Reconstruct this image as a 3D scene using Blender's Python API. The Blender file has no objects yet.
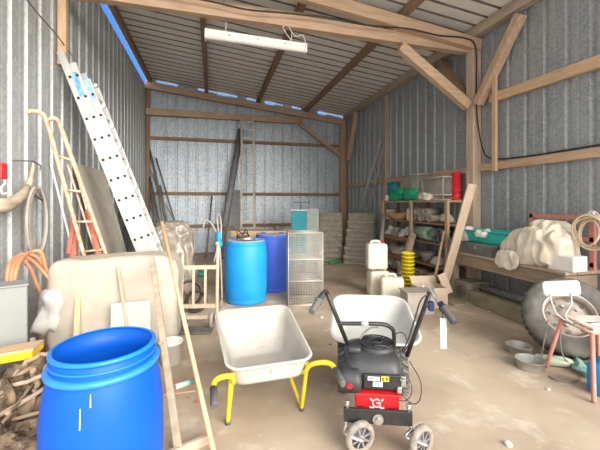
import bpy, math, random
from mathutils import Vector, Matrix, noise
R = math.radians
C = bpy.context.scene.collection
random.seed(7)

# ------------------------------------------------------------------ survey of the place (camera station, bearings)
F, HX, HY, H, YAW = 340.0, 300.0, 203.0, 1.6, R(14.5)
FW = Vector((math.sin(YAW), math.cos(YAW), 0)); RT = Vector((math.cos(YAW), -math.sin(YAW), 0))
def ray(x, y): return FW + RT*((x-HX)/F) + Vector((0, 0, (HY-y)/F))
EYE = Vector((0, 0, H))
def W(x, y, t): return EYE + ray(x, y)*t                       # a bearing and a distance
def onX(x, y, X): r = ray(x, y); return EYE + r*(X/r.x)
def onY(x, y, Y): r = ray(x, y); return EYE + r*(Y/r.y)
def onZ(x, y, z): r = ray(x, y); return EYE + r*((z-H)/r.z)
def G(x, y): return onZ(x, y, 0)
def at(x, t): p = EYE + ray(x, HY)*t; return Vector((p.x, p.y, 0))

# ------------------------------------------------------------------ materials
MATS = {}
def mat(name, c, c2=None, rough=.6, metal=0., scale=6., stretch=None, bump=.0, detail=4., contrast=(.35, .65), alpha=1., spec=.4, speck=None, dirt=None):
    if name in MATS: return MATS[name]
    m = bpy.data.materials.new(name); m.use_nodes = True
    nt = m.node_tree; N = nt.nodes; L = nt.links
    b = N['Principled BSDF']; b.inputs['Roughness'].default_value = rough; b.inputs['Metallic'].default_value = metal
    b.inputs['Specular IOR Level'].default_value = spec
    b.inputs['Base Color'].default_value = (*c, 1)
    if c2 is None: c2 = tuple(k*.82 for k in c)
    tc = N.new('ShaderNodeTexCoord'); mp = N.new('ShaderNodeMapping'); L.new(tc.outputs['Object'], mp.inputs[0])
    if stretch: mp.inputs['Scale'].default_value = stretch
    nz = N.new('ShaderNodeTexNoise'); nz.inputs['Scale'].default_value = scale; nz.inputs['Detail'].default_value = detail
    L.new(mp.outputs[0], nz.inputs['Vector'])
    cr = N.new('ShaderNodeValToRGB'); cr.color_ramp.elements[0].position = contrast[0]; cr.color_ramp.elements[1].position = contrast[1]
    cr.color_ramp.elements[0].color = (*c, 1); cr.color_ramp.elements[1].color = (*c2, 1)
    L.new(nz.outputs['Fac'], cr.inputs[0]); col = cr.outputs[0]
    if speck:
        v = N.new('ShaderNodeTexVoronoi'); v.inputs['Scale'].default_value = speck[1]; L.new(tc.outputs['Object'], v.inputs['Vector'])
        bw = N.new('ShaderNodeRGBToBW'); L.new(v.outputs['Color'], bw.inputs[0])
        mr = N.new('ShaderNodeMapRange'); mr.inputs[1].default_value = .3; mr.inputs[2].default_value = .75; mr.inputs[3].default_value = 0; mr.inputs[4].default_value = speck[2]
        L.new(bw.outputs[0], mr.inputs[0])
        mx = N.new('ShaderNodeMix'); mx.data_type = 'RGBA'; L.new(mr.outputs[0], mx.inputs[0]); L.new(col, mx.inputs[6]); mx.inputs[7].default_value = (*speck[0], 1)
        col = mx.outputs[2]
    if dirt:
        n2 = N.new('ShaderNodeTexNoise'); n2.inputs['Scale'].default_value = dirt[1]; n2.inputs['Detail'].default_value = 6; n2.inputs['Roughness'].default_value = .65
        L.new(tc.outputs['Object'], n2.inputs['Vector'])
        mr = N.new('ShaderNodeMapRange'); mr.inputs[1].default_value = dirt[2]; mr.inputs[2].default_value = dirt[2]+.12; mr.inputs[3].default_value = 0; mr.inputs[4].default_value = dirt[3]
        L.new(n2.outputs['Fac'], mr.inputs[0])
        mx = N.new('ShaderNodeMix'); mx.data_type = 'RGBA'; L.new(mr.outputs[0], mx.inputs[0]); L.new(col, mx.inputs[6]); mx.inputs[7].default_value = (*dirt[0], 1)
        col = mx.outputs[2]
    L.new(col, b.inputs['Base Color'])
    if bump:
        bp = N.new('ShaderNodeBump'); bp.inputs['Strength'].default_value = bump; bp.inputs['Distance'].default_value = .02
        L.new(nz.outputs['Fac'], bp.inputs['Height']); L.new(bp.outputs[0], b.inputs['Normal'])
    if alpha < 1: b.inputs['Alpha'].default_value = alpha
    MATS[name] = m; return m
def wood(name, c, c2, axis='z', **k):
    s = {'x': (.12, 1, 1), 'y': (1, .12, 1), 'z': (1, 1, .12)}[axis]
    return mat(name+'_'+axis, c, c2, rough=.85, scale=k.get('scale', 22), stretch=s, bump=.15, contrast=(.3, .7), spec=.15)
def timber(axis): return wood('timber', (.62, .445, .315), (.47, .32, .215), axis)
def oldtimber(axis): return wood('dark_timber', (.36, .235, .155), (.25, .16, .105), axis)
def palewood(axis): return wood('pale_wood', (.66, .48, .31), (.52, .35, .22), axis)
def greywood(axis): return wood('weathered_wood', (.50, .42, .33), (.36, .29, .22), axis)
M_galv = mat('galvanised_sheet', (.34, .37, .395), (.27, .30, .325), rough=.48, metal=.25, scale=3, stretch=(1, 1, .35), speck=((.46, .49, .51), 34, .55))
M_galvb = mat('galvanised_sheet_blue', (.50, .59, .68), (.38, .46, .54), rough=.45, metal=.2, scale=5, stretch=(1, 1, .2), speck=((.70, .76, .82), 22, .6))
M_roof = mat('roof_sheet', (.90, .87, .78), (.84, .80, .70), rough=.55, metal=.1, scale=2)
M_blue = mat('blue_plastic', (.002, .085, .50), (.003, .10, .55), rough=.45, scale=2, spec=.25)
M_azure = mat('azure_plastic', (.01, .27, .78), (.012, .32, .82), rough=.5, scale=3)
M_violet = mat('violet_blue_plastic', (.05, .13, .66), (.06, .16, .7), rough=.5, scale=3)
M_yellow = mat('yellow_paint', (.80, .66, .04), (.70, .55, .03), rough=.4, scale=8, dirt=((.35, .25, .12), 9, .62, .6))
M_grip = mat('grey_rubber', (.13, .125, .12), (.09, .09, .09), rough=.7, scale=30)
M_black = mat('black_paint', (.02, .02, .022), (.03, .03, .03), rough=.35, scale=20)
M_blackpl = mat('black_plastic', (.045, .047, .052), (.035, .036, .04), rough=.45, scale=10)
M_greypl = mat('dark_grey_plastic', (.05, .052, .057), (.035, .036, .04), rough=.42, scale=10)
M_rubber = mat('tyre_rubber', (.06, .058, .055), (.10, .095, .085), rough=.85, scale=14)
M_dusttyre = mat('dusty_tyre', (.10, .098, .093), (.17, .162, .15), rough=.9, scale=9, dirt=((.32, .28, .23), 5, .58, .5))
M_red = mat('red_paint', (.62, .015, .02), (.52, .012, .018), rough=.4, scale=8)
M_chrome = mat('steel', (.55, .55, .54), (.42, .42, .41), rough=.3, metal=.8, scale=20)
M_alu = mat('aluminium', (.52, .53, .53), (.44, .45, .45), rough=.42, metal=.3, scale=5, stretch=(1, 1, .3))
M_white = mat('white_paint', (.80, .80, .78), (.72, .72, .70), rough=.5, scale=6)
M_whitepl = mat('white_plastic', (.80, .79, .74), (.72, .70, .64), rough=.45, scale=4)
M_rust = mat('rusty_red', (.50, .16, .12), (.38, .13, .09), rough=.8, scale=14, dirt=((.55, .36, .28), 12, .58, .7))
M_rusttube = mat('rusted_cream_paint', (.70, .56, .42), (.55, .33, .2), rough=.7, scale=18)
M_dark = mat('dark_steel', (.10, .10, .105), (.16, .155, .15), rough=.6, scale=10)
M_cable = mat('black_cable', (.03, .028, .027), (.05, .045, .04), rough=.6, scale=30)
M_cloth = mat('dusty_cloth', (.76, .70, .60), (.66, .58, .47), rough=.95, scale=6, bump=.3, dirt=((.48, .36, .22), 4, .6, .5))
M_tray = mat('grey_tray_paint', (.49, .475, .44), (.43, .41, .37), rough=.55, scale=4, dirt=((.30, .24, .16), 6.5, .64, .8))
M_tray2 = mat('pale_tray_paint', (.50, .50, .49), (.45, .45, .44), rough=.5, scale=4)
M_cement = mat('fibre_cement', (.42, .39, .33), (.33, .30, .25), rough=.95, scale=10, dirt=((.30, .27, .18), 5, .58, .5))
M_board = mat('grey_board', (.70, .655, .58), (.60, .56, .49), rough=.9, scale=4)

# ------------------------------------------------------------------ mesh building
def cr(pts, n=6, closed=False):
    pts = [Vector(p) for p in pts]; out = []; k = len(pts)
    for i in range(k if closed else k-1):
        if closed: p = [pts[(i+j-1) % k] for j in range(4)]
        else: p = [pts[max(i-1, 0)], pts[i], pts[i+1], pts[min(i+2, k-1)]]
        for j in range(n):
            t = j/n
            out.append(.5*((2*p[1]) + (p[2]-p[0])*t + (2*p[0]-5*p[1]+4*p[2]-p[3])*t*t + (3*p[1]-p[0]-3*p[2]+p[3])*t**3))
    if not closed: out.append(pts[-1])
    return out
class MB:
    def __init__(s): s.v = []; s.f = []; s.sm = []
    def add(s, vs, fs, smooth=False):
        o = len(s.v); s.v += [Vector(v) for v in vs]; s.f += [tuple(i+o for i in f) for f in fs]; s.sm += [smooth]*len(fs); return s
    def box(s, c, size, M=None):
        c = Vector(c); h = Vector(size)/2; vs = []
        for z in (-1, 1):
            for y in (-1, 1):
                for x in (-1, 1):
                    d = Vector((x*h.x, y*h.y, z*h.z)); vs.append(c + (M @ d if M else d))
        return s.add(vs, [(0, 2, 3, 1), (4, 5, 7, 6), (0, 1, 5, 4), (2, 6, 7, 3), (0, 4, 6, 2), (1, 3, 7, 5)])
    def beam(s, a, b, w, h, up=(0, 0, 1), taper=1.):
        a = Vector(a); b = Vector(b); d = (b-a).normalized(); up = Vector(up)
        sd = d.cross(up)
        if sd.length < 1e-3: sd = d.cross(Vector((0, 1, 0)))
        sd.normalize(); u = sd.cross(d)
        vs = []
        for p, k in ((a, 1), (b, taper)):
            for x, y in ((-1, -1), (1, -1), (1, 1), (-1, 1)): vs.append(p + sd*x*w/2*k + u*y*h/2*k)
        return s.add(vs, [(0, 3, 2, 1), (4, 5, 6, 7), (0, 1, 5, 4), (1, 2, 6, 5), (2, 3, 7, 6), (3, 0, 4, 7)])
    def tube(s, pts, r, n=8, closed=False):
        pts = [Vector(p) for p in pts]; k = len(pts); rr = r if isinstance(r, (list, tuple)) else [r]*k
        d0 = (pts[1]-pts[0]).normalized(); nrm = d0.orthogonal().normalized(); vs = []; pd = d0
        for i, p in enumerate(pts):
            if closed: d = (pts[(i+1) % k]-pts[i-1])
            else: d = pts[min(i+1, k-1)]-pts[max(i-1, 0)]
            d = d.normalized() if d.length > 1e-9 else pd
            q = pd.rotation_difference(d); nrm = (q @ nrm); nrm = (nrm - d*nrm.dot(d)).normalized(); pd = d
            bn = d.cross(nrm)
            for j in range(n):
                a = 2*math.pi*j/n; vs.append(p + (nrm*math.cos(a)+bn*math.sin(a))*rr[i])
        fs = []
        for i in range(k if closed else k-1):
            for j in range(n):
                a = i*n+j; b = i*n+(j+1) % n; c = ((i+1) % k)*n+(j+1) % n; d = ((i+1) % k)*n+j; fs.append((a, b, c, d))
        s.add(vs, fs, True)
        if not closed:
            o = len(s.v)-len(vs); s.f += [tuple(o+j for j in reversed(range(n))), tuple(o+(k-1)*n+j for j in range(n))]; s.sm += [False, False]
        return s
    def cyl(s, a, b, r, r2=None, n=16): return s.tube([a, b], [r, r if r2 is None else r2], n)
    def lathe(s, prof, n=32, M=None, smooth=True):
        vs = []; fs = []; k = len(prof)
        for i, (r, z) in enumerate(prof):
            for j in range(n):
                a = 2*math.pi*j/n; p = Vector((r*math.cos(a), r*math.sin(a), z)); vs.append(M @ p if M else p)
        for i in range(k-1):
            for j in range(n): fs.append((i*n+j, i*n+(j+1) % n, (i+1)*n+(j+1) % n, (i+1)*n+j))
        return s.add(vs, fs, smooth)
    def loft(s, rings, closed=True, cap0=False, cap1=False, smooth=True):
        n = len(rings[0]); vs = [p for r in rings for p in r]; fs = []
        for i in range(len(rings)-1):
            for j in range(n if closed else n-1):
                a = i*n+j; b = i*n+(j+1) % n; fs.append((a, b, b+n, a+n))
        s.add(vs, fs, smooth); o = len(s.v)-len(vs)
        if cap0: s.f.append(tuple(o+j for j in reversed(range(n)))); s.sm.append(False)
        if cap1: s.f.append(tuple(o+(len(rings)-1)*n+j for j in range(n))); s.sm.append(False)
        return s
    def torus(s, c, R_, r, axis=(0, 0, 1), n=28, m=8, sq=1.):
        q = Vector((0, 0, 1)).rotation_difference(Vector(axis).normalized()); c = Vector(c)
        return s.tube([c + q @ Vector((R_*math.cos(2*math.pi*i/n), R_*math.sin(2*math.pi*i/n)*sq, 0)) for i in range(n)], r, m, True)
    def blob(s, size, e=.55, amp=.06, freq=3., seed=0, n=32, flat=True, c=(0, 0, 0), M=None, ridge=0., ani=(1, 1, 1), fold=0.):
        sx, sy, sz = size[0]/2, size[1]/2, size[2]; c = Vector(c); vs = []; fs = []; rows = n//2
        sp = lambda a, k: math.copysign(abs(a)**k, a)
        for i in range(rows+1):
            ph = -math.pi/2 + math.pi*i/rows
            for j in range(n):
                th = 2*math.pi*j/n
                p = Vector((sp(math.cos(ph), e)*sp(math.cos(th), e), sp(math.cos(ph), e)*sp(math.sin(th), e), sp(math.sin(ph), e)))
                q = Vector((p.x*sx, p.y*sy, p.z*sz/2))
                d = noise.noise(q*freq+Vector((seed*3.1, seed*1.7, seed)))
                if fold: w_ = Vector((q.x*ani[0], q.y*ani[1], q.z*ani[2]))*freq*2.6; d += fold*(.3-abs(noise.noise(w_+Vector((seed, 4, d*1.5)))))
                if ridge: d += ridge*(abs(noise.noise(q*freq*2.2+Vector((seed, 9, 3))))-.25)
                q += p.normalized()*d*amp*2
                q.z += sz/2
                if flat: q.z = max(q.z, 0.0)
                q = c+q
                vs.append(M @ q if M else q)
        for i in range(rows):
            for j in range(n): fs.append((i*n+j, i*n+(j+1) % n, (i+1)*n+(j+1) % n, (i+1)*n+j))
        return s.add(vs, fs, True)
    def build(s, name, m, parent=None, bevel=0, solid=0, sub=0, origin=None):
        vs = s.v
        if parent is None and origin is None:
            lo = [min(v[i] for v in vs) for i in range(3)]; hi = [max(v[i] for v in vs) for i in range(3)]
            origin = Vector(((lo[0]+hi[0])/2, (lo[1]+hi[1])/2, lo[2]))
        o = Vector(origin) if origin is not None and parent is None else Vector((0, 0, 0))
        me = bpy.data.meshes.new(name); me.from_pydata([tuple(v-o) for v in vs], [], s.f)
        me.polygons.foreach_set('use_smooth', s.sm); me.materials.append(m); me.update()
        ob = bpy.data.objects.new(name, me); C.objects.link(ob)
        if parent: ob.parent = parent
        else: ob.location = o
        if solid: md = ob.modifiers.new('Solidify', 'SOLIDIFY'); md.thickness = solid; md.offset = 0
        if bevel: md = ob.modifiers.new('Bevel', 'BEVEL'); md.width = bevel; md.segments = 2; md.limit_method = 'ANGLE'; md.angle_limit = R(40)
        if sub: md = ob.modifiers.new('Subsurf', 'SUBSURF'); md.levels = md.render_levels = sub
        return ob
def tag(o, label, cat, group=None, kind=None):
    o['label'] = label; o['category'] = cat
    if group: o['group'] = group
    if kind: o['kind'] = kind
    return o
def thing(name, label, cat, loc=(0, 0, 0), rz=0, group=None, rot=None):
    o = bpy.data.objects.new(name, None); C.objects.link(o); o.empty_display_size = .1
    o.location = loc; o.rotation_euler = rot if rot else (0, 0, rz)
    tag(o, label, cat, group); return o
def mtx(o): return Matrix.Translation(o.location) @ o.rotation_euler.to_matrix().to_4x4()
def loc(o, p): return mtx(o).inverted() @ Vector(p)
def dup(root, location, rz=None, label=None, rot=None):
    r = root.copy(); C.objects.link(r); r.location = location
    if rz is not None: r.rotation_euler = (0, 0, rz)
    if rot is not None: r.rotation_euler = rot
    if label: r['label'] = label
    for ch in list(root.children):
        c = ch.copy(); C.objects.link(c); c.parent = r
        for g in list(ch.children):
            d = g.copy(); C.objects.link(d); d.parent = c
    return r
def struct(o): o['kind'] = 'structure'; return o

# ------------------------------------------------------------------ the shed
XL, XR, D, YF = -1.98, 4.6, 11.4, 1.0         # side walls, back wall, open front
YP = 5.09                                       # the timber frame between the two bays
SL = .115
def btop(x): return 4.55 + SL*(XR-x)           # top of the sloping beams
def roofz(x): return btop(x) + .14
PER = .31
def wave(a, b, per=.27, dep=.06):
    pts = []; s = a
    while s < b: pts += [(s, -dep), (s+per-.055, -dep), (s+per-.045, 0), (s+per-.008, 0)]; s += per
    return pts
def profile(a, b, per=PER, dep=.035, rib=.045, sl=.02):
    pts = []; s = a
    while s < b:
        for ds, h in ((0, 0), (per*.38, 0), (per*.40, .0025), (per*.44, .0025), (per*.46, 0), (per-rib-2*sl, 0), (per-rib-sl, dep), (per-sl, dep)):
            pts.append((s+ds, h))
        s += per
    pts.append((s, 0)); return pts
floor = MB(); nx, ny = 40, 50; vs = []; fs = []
for j in range(ny+1):
    for i in range(nx+1):
        vs.append((-2.3+7.2*i/nx, .7+10.9*j/ny, 0))
for j in range(ny):
    for i in range(nx): a = j*(nx+1)+i; fs.append((a, a+1, a+nx+2, a+nx+1))
M_floor = mat('dusty_concrete', (.52, .425, .33), (.39, .305, .23), rough=.95, scale=1.1, bump=.25, detail=9, contrast=(.38, .62), spec=.1, dirt=((.64, .57, .47), 2.6, .55, .7))
struct(floor.add(vs, fs).build('floor', M_floor, origin=(0, 0, 0)))
struct(MB().add([(-20, -30, -.012), (24, -30, -.012), (24, 24, -.012), (-20, 24, -.012)], [(0, 1, 2, 3)]).build('floor_yard_bounce', mat('bounce_ground', (.88, .83, .75), (.82, .76, .68), rough=1, scale=4), origin=(0, 0, 0)))  # unseen ground, added very pale to bounce light up to the roof
def wallmesh(pts, place, z0, z1f):
    m = MB(); lo = [place(s, h, z0) for s, h in pts]; hi = [place(s, h, z1f(s)) for s, h in pts]
    return m.loft([lo, hi], closed=False, smooth=False)
struct(wallmesh(profile(YF, D), lambda s, h, z: Vector((XL-h, s, z)), 0, lambda s: roofz(XL)-.22).build('wall_left', mat('lit_galvanised_sheet', (.43, .455, .47), (.36, .385, .40), rough=.5, metal=.2, scale=3, stretch=(1, 1, .35), speck=((.60, .62, .63), 30, .5)), origin=(XL, 5, 0)))  # left sheet coloured lighter than the right, its stronger light painted in
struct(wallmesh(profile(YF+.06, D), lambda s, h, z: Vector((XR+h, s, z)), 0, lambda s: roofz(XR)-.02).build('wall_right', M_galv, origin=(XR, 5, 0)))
rb = random.Random(3); holes = {}
def backtop(s):
    k = int((s-XL)/PER)
    if k not in holes: holes[k] = rb.choice((.0, .0, .0, .03, .05, .10, .14))
    return roofz(s)-holes[k]
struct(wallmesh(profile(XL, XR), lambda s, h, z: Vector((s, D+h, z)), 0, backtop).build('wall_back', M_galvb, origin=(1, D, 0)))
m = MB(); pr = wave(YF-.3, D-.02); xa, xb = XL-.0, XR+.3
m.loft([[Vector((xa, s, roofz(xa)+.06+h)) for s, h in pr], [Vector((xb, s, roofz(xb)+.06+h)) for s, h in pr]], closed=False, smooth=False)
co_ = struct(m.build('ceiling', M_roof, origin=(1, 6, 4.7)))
co_.data.materials.append(mat('shade_rib', (.20, .18, .155), (.28, .255, .22), rough=.8, scale=3))  # rib grooves coloured dark, painting in the shade between the cream flats
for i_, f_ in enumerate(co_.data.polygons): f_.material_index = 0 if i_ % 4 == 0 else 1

def plank(name, a, b, w, h, m, label, cat, up=(0, 0, 1), group=None, bevel=.006):
    o = MB().beam(a, b, w, h, up).build(name, m, bevel=bevel); return tag(o, label, cat, group)
# frames across the shed
for Y, y0, wh in ((YP, YP, 'front'), (D-.12, D-.14, 'back')):
    if wh == 'front':
        plank('rafter_beam', (XL+.02, y0-.06, btop(XL)-.10), (XR-.02, y0-.06, btop(XR)-.17), .12, .20, timber('x'), 'sloping timber beam carrying the roof above the hanging strip light', 'beam')
        plank('tie_beam', (XL+.02, y0+.07, 4.445), (XR-.06, y0+.07, 4.37), .13, .19, timber('x'), 'horizontal timber tie beam from which the strip light hangs', 'beam')
    else:
        plank('rafter_beam', (XL+.02, y0, btop(XL)-.10), (XR-.02, y0, btop(XR)-.10), .12, .20, timber('x'), 'sloping timber beam along the top of the back wall', 'beam')
        plank('tie_beam', (XL+.02, y0, 4.40), (3.0, y0, 4.40), .12, .20, timber('x'), 'horizontal timber tie beam high on the back wall', 'beam')
for i, (z, lab) in enumerate(((3.62, 'upper thin wooden rail across the back wall'), (1.90, 'middle thin wooden rail across the back wall'), (.86, 'lowest thin wooden rail across the back wall, behind the barrels'))):
    plank('wall_rail', (XL+.02, D-.04, z), (XR-.02, D-.04, z), .07, .10, oldtimber('x'), lab, 'rail', group='rails on the back wall')
plank('wooden_post', (XR-.09, YP, 0), (XR-.09, YP, btop(XR)-.2), .17, .17, wood('pale_timber', (.64, .50, .40), (.52, .39, .30), 'z'), 'tall timber post at the right wall between shelving and workbench', 'post', up=(0, 1, 0))
plank('wooden_post', (XR-.13, D-.13, 0), (XR-.13, D-.13, btop(XR)-.2), .2, .16, timber('z'), 'timber corner post where back and right walls meet', 'post', up=(0, 1, 0))
plank('wooden_post', (XR-.06, 8.3, 0), (XR-.06, 8.3, 4.5), .12, .13, greywood('z'), 'slim timber post against the right wall behind the shelving', 'post', up=(0, 1, 0))
plank('wooden_post', (XL+.08, D-.10, 0), (XL+.08, D-.10, btop(XL)-.2), .10, .10, oldtimber('z'), 'thin timber post in the back left corner', 'post', up=(0, 1, 0))
plank('wooden_post', (XL+.07, YP+.05, 3.42), (XL+.07, YP+.05, btop(XL)-.2), .10, .09, palewood('z'), 'short pale timber post on the left wall above the aluminium ladder', 'post', up=(0, 1, 0))
# braces
def brace(a, b, lab, w=.11, h=.16, m=None, up=(0, 1, 0)): plank('diagonal_brace', a, b, w, h, m or timber('x'), lab, 'brace', up=up)
brace(onY(400, 47, YP-.02), onY(468, 106, YP-.02), 'diagonal timber brace from the front tie beam down to the right post', .17, .12)
brace(onX(521, 14, XR-.14), onX(478, 104, XR-.14), 'diagonal timber brace rising from the right post towards the shed front', .12, .15, timber('z'), (1, 0, 0))
brace(onX(441, 62, XR-.14), onX(467, 100, XR-.14), 'dark diagonal brace rising from the right post towards the back wall', .12, .16, oldtimber('z'), (1, 0, 0))
brace(onY(298, 122, D-.14), onY(342, 157, D-.14), 'diagonal timber brace from the back tie beam to the corner post', .13, .12)
brace(onX(356, 112, XR-.14), onX(348, 160, XR-.14), 'diagonal timber brace on the right wall beside the corner post', .12, .14, timber('z'), (1, 0, 0))
# purlins
PL = ['leftmost dark purlin along the top of the left wall', 'dark purlin under the roof above the left end of the strip light', 'dark purlin under the roof above the right half of the strip light', 'dark purlin under the roof nearest the pale wall plate']
for x, lab in zip((XL+.14, -.17, 1.48, 3.12), PL):
    plank('roof_purlin', (x, YF, btop(x)+.068), (x, D-.03, btop(x)+.068), .11, .135, oldtimber('y'), lab, 'purlin', group='roof purlins')
plank('wall_plate', (XR-.09, YF, btop(XR)+.05), (XR-.09, D-.25, btop(XR)+.05), .15, .17, greywood('y'), 'pale wooden wall plate along the top of the right wall', 'beam')
# rails on the right wall
plank('wall_rail', onX(491, 99, XR-.05), onX(640, 47.5, XR-.05), .08, .15, palewood('y'), 'pale upper wooden rail on the right wall, near the front', 'rail')
a = onX(487, 153, XR-.045); a.z = a.z
plank('wall_rail', (XR-.045, YF+.1, 2.215), (XR-.045, YP-.1, 2.215), .07, .12, timber('y'), 'lower wooden rail on the right wall above the workbench', 'rail')
plank('wall_rail', (XR-.045, YP+.12, 2.20), (XR-.045, D-.25, 2.20), .07, .11, timber('y'), 'long wooden rail on the right wall above the shelving', 'rail')
p = onX(495, 110, XR-.11)
plank('wooden_batten', (XR-.117, p.y, 2.12), (XR-.117, p.y, onX(495, 68, XR-.117).z), .05, .08, palewood('z'), 'short upright pale batten nailed across both rails of the right wall', 'batten', up=(0, 1, 0))

# ------------------------------------------------------------------ strip light and wiring
a = W(208, 34, 5.08); b = W(308, 47, 5.08); a.y = b.y = YP-.0; zc = 4.035; 
t = thing('strip_light', 'white fluorescent strip light hanging under the front tie beam', 'light', ((a.x+b.x)/2, YP+.07, zc), rot=(0, R(1.6), 0))
Ln = 1.51
MB().box((0, 0, .05), (Ln, .10, .06)).build('housing', M_white, t, bevel=.008)
M_diff = mat('milky_diffuser', (.82, .80, .74), (.78, .76, .70), rough=.35, scale=3)
pr = [(Vector((0, .062*math.cos(u), .02-.075*math.sin(u)))) for u in [math.pi*i/10 for i in range(11)]]
MB().loft([[q+Vector((x, 0, 0)) for q in pr] for x in (-Ln/2+.01, Ln/2-.01)], cap0=True, cap1=True).build('diffuser', M_diff, t, bevel=.003)
for x in (-Ln/2, Ln/2): MB().box((x, 0, .005), (.03, .135, .14)).build('end_cap', M_white, t, bevel=.008)
for x in (-.42, .0, .42): MB().box((x, -.066, .02), (.03, .014, .02)).build('clip', M_chrome, t)
for x in (-.47, .53): MB().cyl((x, 0, .08), (x, 0, .24), .006, n=8).build('hanging_rod', M_white, t)
MB().tube(cr([(.53, -.02, .09), (.42, -.05, .20), (.38, -.05, .27), (.45, -.05, .31), (.53, -.03, .22), (.60, -.03, .17), (.70, -.04, .20), (.74, -.04, .10), (.77, -.02, .02)], 5), .006, 6).build('supply_cable', M_white, t)
yb = YP-.135
cp = [(-1.2, yb, 4.50), (-.6, yb, 4.47), (0, yb, 4.44), (.5, yb, 4.40), (1.1, yb, 4.43), (1.7, yb, 4.45), (2.4, yb, 4.42), (3.1, yb, 4.46), (3.7, yb, 4.42), (4.2, yb, 4.44), (4.42, YP-.15, 4.3), (4.46, YP-.12, 3.6), (4.47, YP-.13, 3.1), (4.5, YP-.2, 2.60), (4.53, 4.75, 2.36), (4.545, 4.2, 2.30), (4.54, 3.4, 2.30), (4.54, 2.6, 2.31), (4.54, 2.1, 2.31)]
tag(MB().tube(cr(cp, 6), .013, 6).build('electric_cable', M_cable), 'black electric cable running along the beam, down the post and along the rail', 'cable')
tag(MB().cyl((-.6, YP+.16, 4.60), (1.78, YP+.16, 4.60), .035, n=10).cyl((1.70, YP+.16, 4.60), (1.80, YP+.16, 4.60), .042, n=10).build('conduit_pipe', mat('beige_pipe', (.42, .33, .24), (.36, .28, .2))), 'beige plastic pipe lying on the front tie beam', 'pipe')

# ------------------------------------------------------------------ barrels
def drum_profile(r, h, wall=.012): return [(0, 0), (r*.9, 0), (r*.93, .015), (r*.95, .05), (r*.93, .07), (r*.96, .09), (r, h*.25), (r*1.0, h*.5), (r, h*.75), (r*.96, h-.09), (r*.93, h-.07), (r*.95, h-.05), (r*.94, h-.012), (r*.9, h), (r*.86, h), (r*.85, h-.02), (0, h-.02)]
c = at(105, 1.62)
t = thing('open_barrel', 'big open-topped blue plastic barrel in the left foreground', 'barrel', c)
hB = .925
BK = .875
prof = [(0, 0), (.25, 0), (.268, .02), (.275, .08), (.292, .25), (.297, .45), (.292, .65), (.277, .76), (.262, .815), (.255, .835), (.255, .845)]
prof_in = [(.250, hB-.05), (.250, hB), (.238, hB), (.236, .83), (.262, .75), (.285, .45), (.262, .06), (0, .03)]
MB().lathe([(r_*BK, z_) for r_, z_ in prof+prof_in], 64).build('body', M_blue, t)
MB().lathe([(r_*BK, z_) for r_, z_ in [(.250, .838), (.262, .832), (.274, .838), (.277, .850), (.272, .858), (.258, .862), (.250, .862)]], 64).build('flange', mat('pale_blue_plastic', (.02, .20, .66), (.03, .25, .70), rough=.3), t)
MB().lathe([(r_*BK, z_) for r_, z_ in [(.236, hB-.004), (.252, hB-.012), (.257, hB-.004), (.255, hB+.006), (.245, hB+.01), (.236, hB+.006)]], 64).torus((0, 0, .885), .252*BK, .005, n=64).build('rim', mat('rim_blue_plastic', (.008, .17, .66), (.01, .2, .70), rough=.3), t)
M_drip = mat('white_drip', (.7, .78, .85), (.6, .7, .8))
m = MB()
for (px, y0, y1) in ((117, 397, 410), (126, 410, 431), (126, 442, 455)):
    q = c + Vector((0, 0, 0)); u = (px-104)/63*.29
    dr = -Vector((c.x, c.y, 0)).normalized(); sd = Vector((-dr.y, dr.x, 0))*-1
    ang = math.asin(max(-1, min(1, ((px-104)/62)*-1)))
    dirv = Matrix.Rotation(ang, 3, 'Z') @ dr
    tt = Vector((c.x, c.y)).length-.28
    pts = []
    for y in (y0, (y0+y1)/2, y1):
        z = H-(y-HY)/F*1.37; rr = .2605 if z < .5 else (.2605-(z-.45)*.045)
        pts.append(dirv*rr+Vector((0, 0, z)))
    MB().tube(pts, [.0015, .0025, .0035], 6).build('drip_mark', M_drip, t)['label'] = 'white drip'
def mid_barrel(px, tt, r, h, m_, lab):
    t = thing('plastic_barrel', lab, 'barrel', at(px, tt))
    MB().lathe(drum_profile(r, h)[:-3]+[(r*.9, h)], 48).build('body', m_, t)
    MB().lathe([(r*.86, h-.01), (r*.9, h+.012), (r*.84, h+.014), (r*.82, h+.004), (0, h+.004)], 48).build('lid', mat('dusty_lid', (.46, .42, .38), (.36, .36, .38), rough=.9), t)['label'] = 'dust-covered lid'
    for k in (-1, 1): MB().cyl((k*r*.5, .05, h), (k*r*.5, .05, h+.03), .04, n=14).build('bung', m_, t)
    return t
barA = mid_barrel(246, 5.6, .345, .985, M_azure, 'bright azure closed barrel standing left of the violet-blue barrel')
barB = mid_barrel(273, 6.35, .335, 1.02, M_violet, 'violet-blue barrel between the azure barrel and the wire cage')

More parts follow.
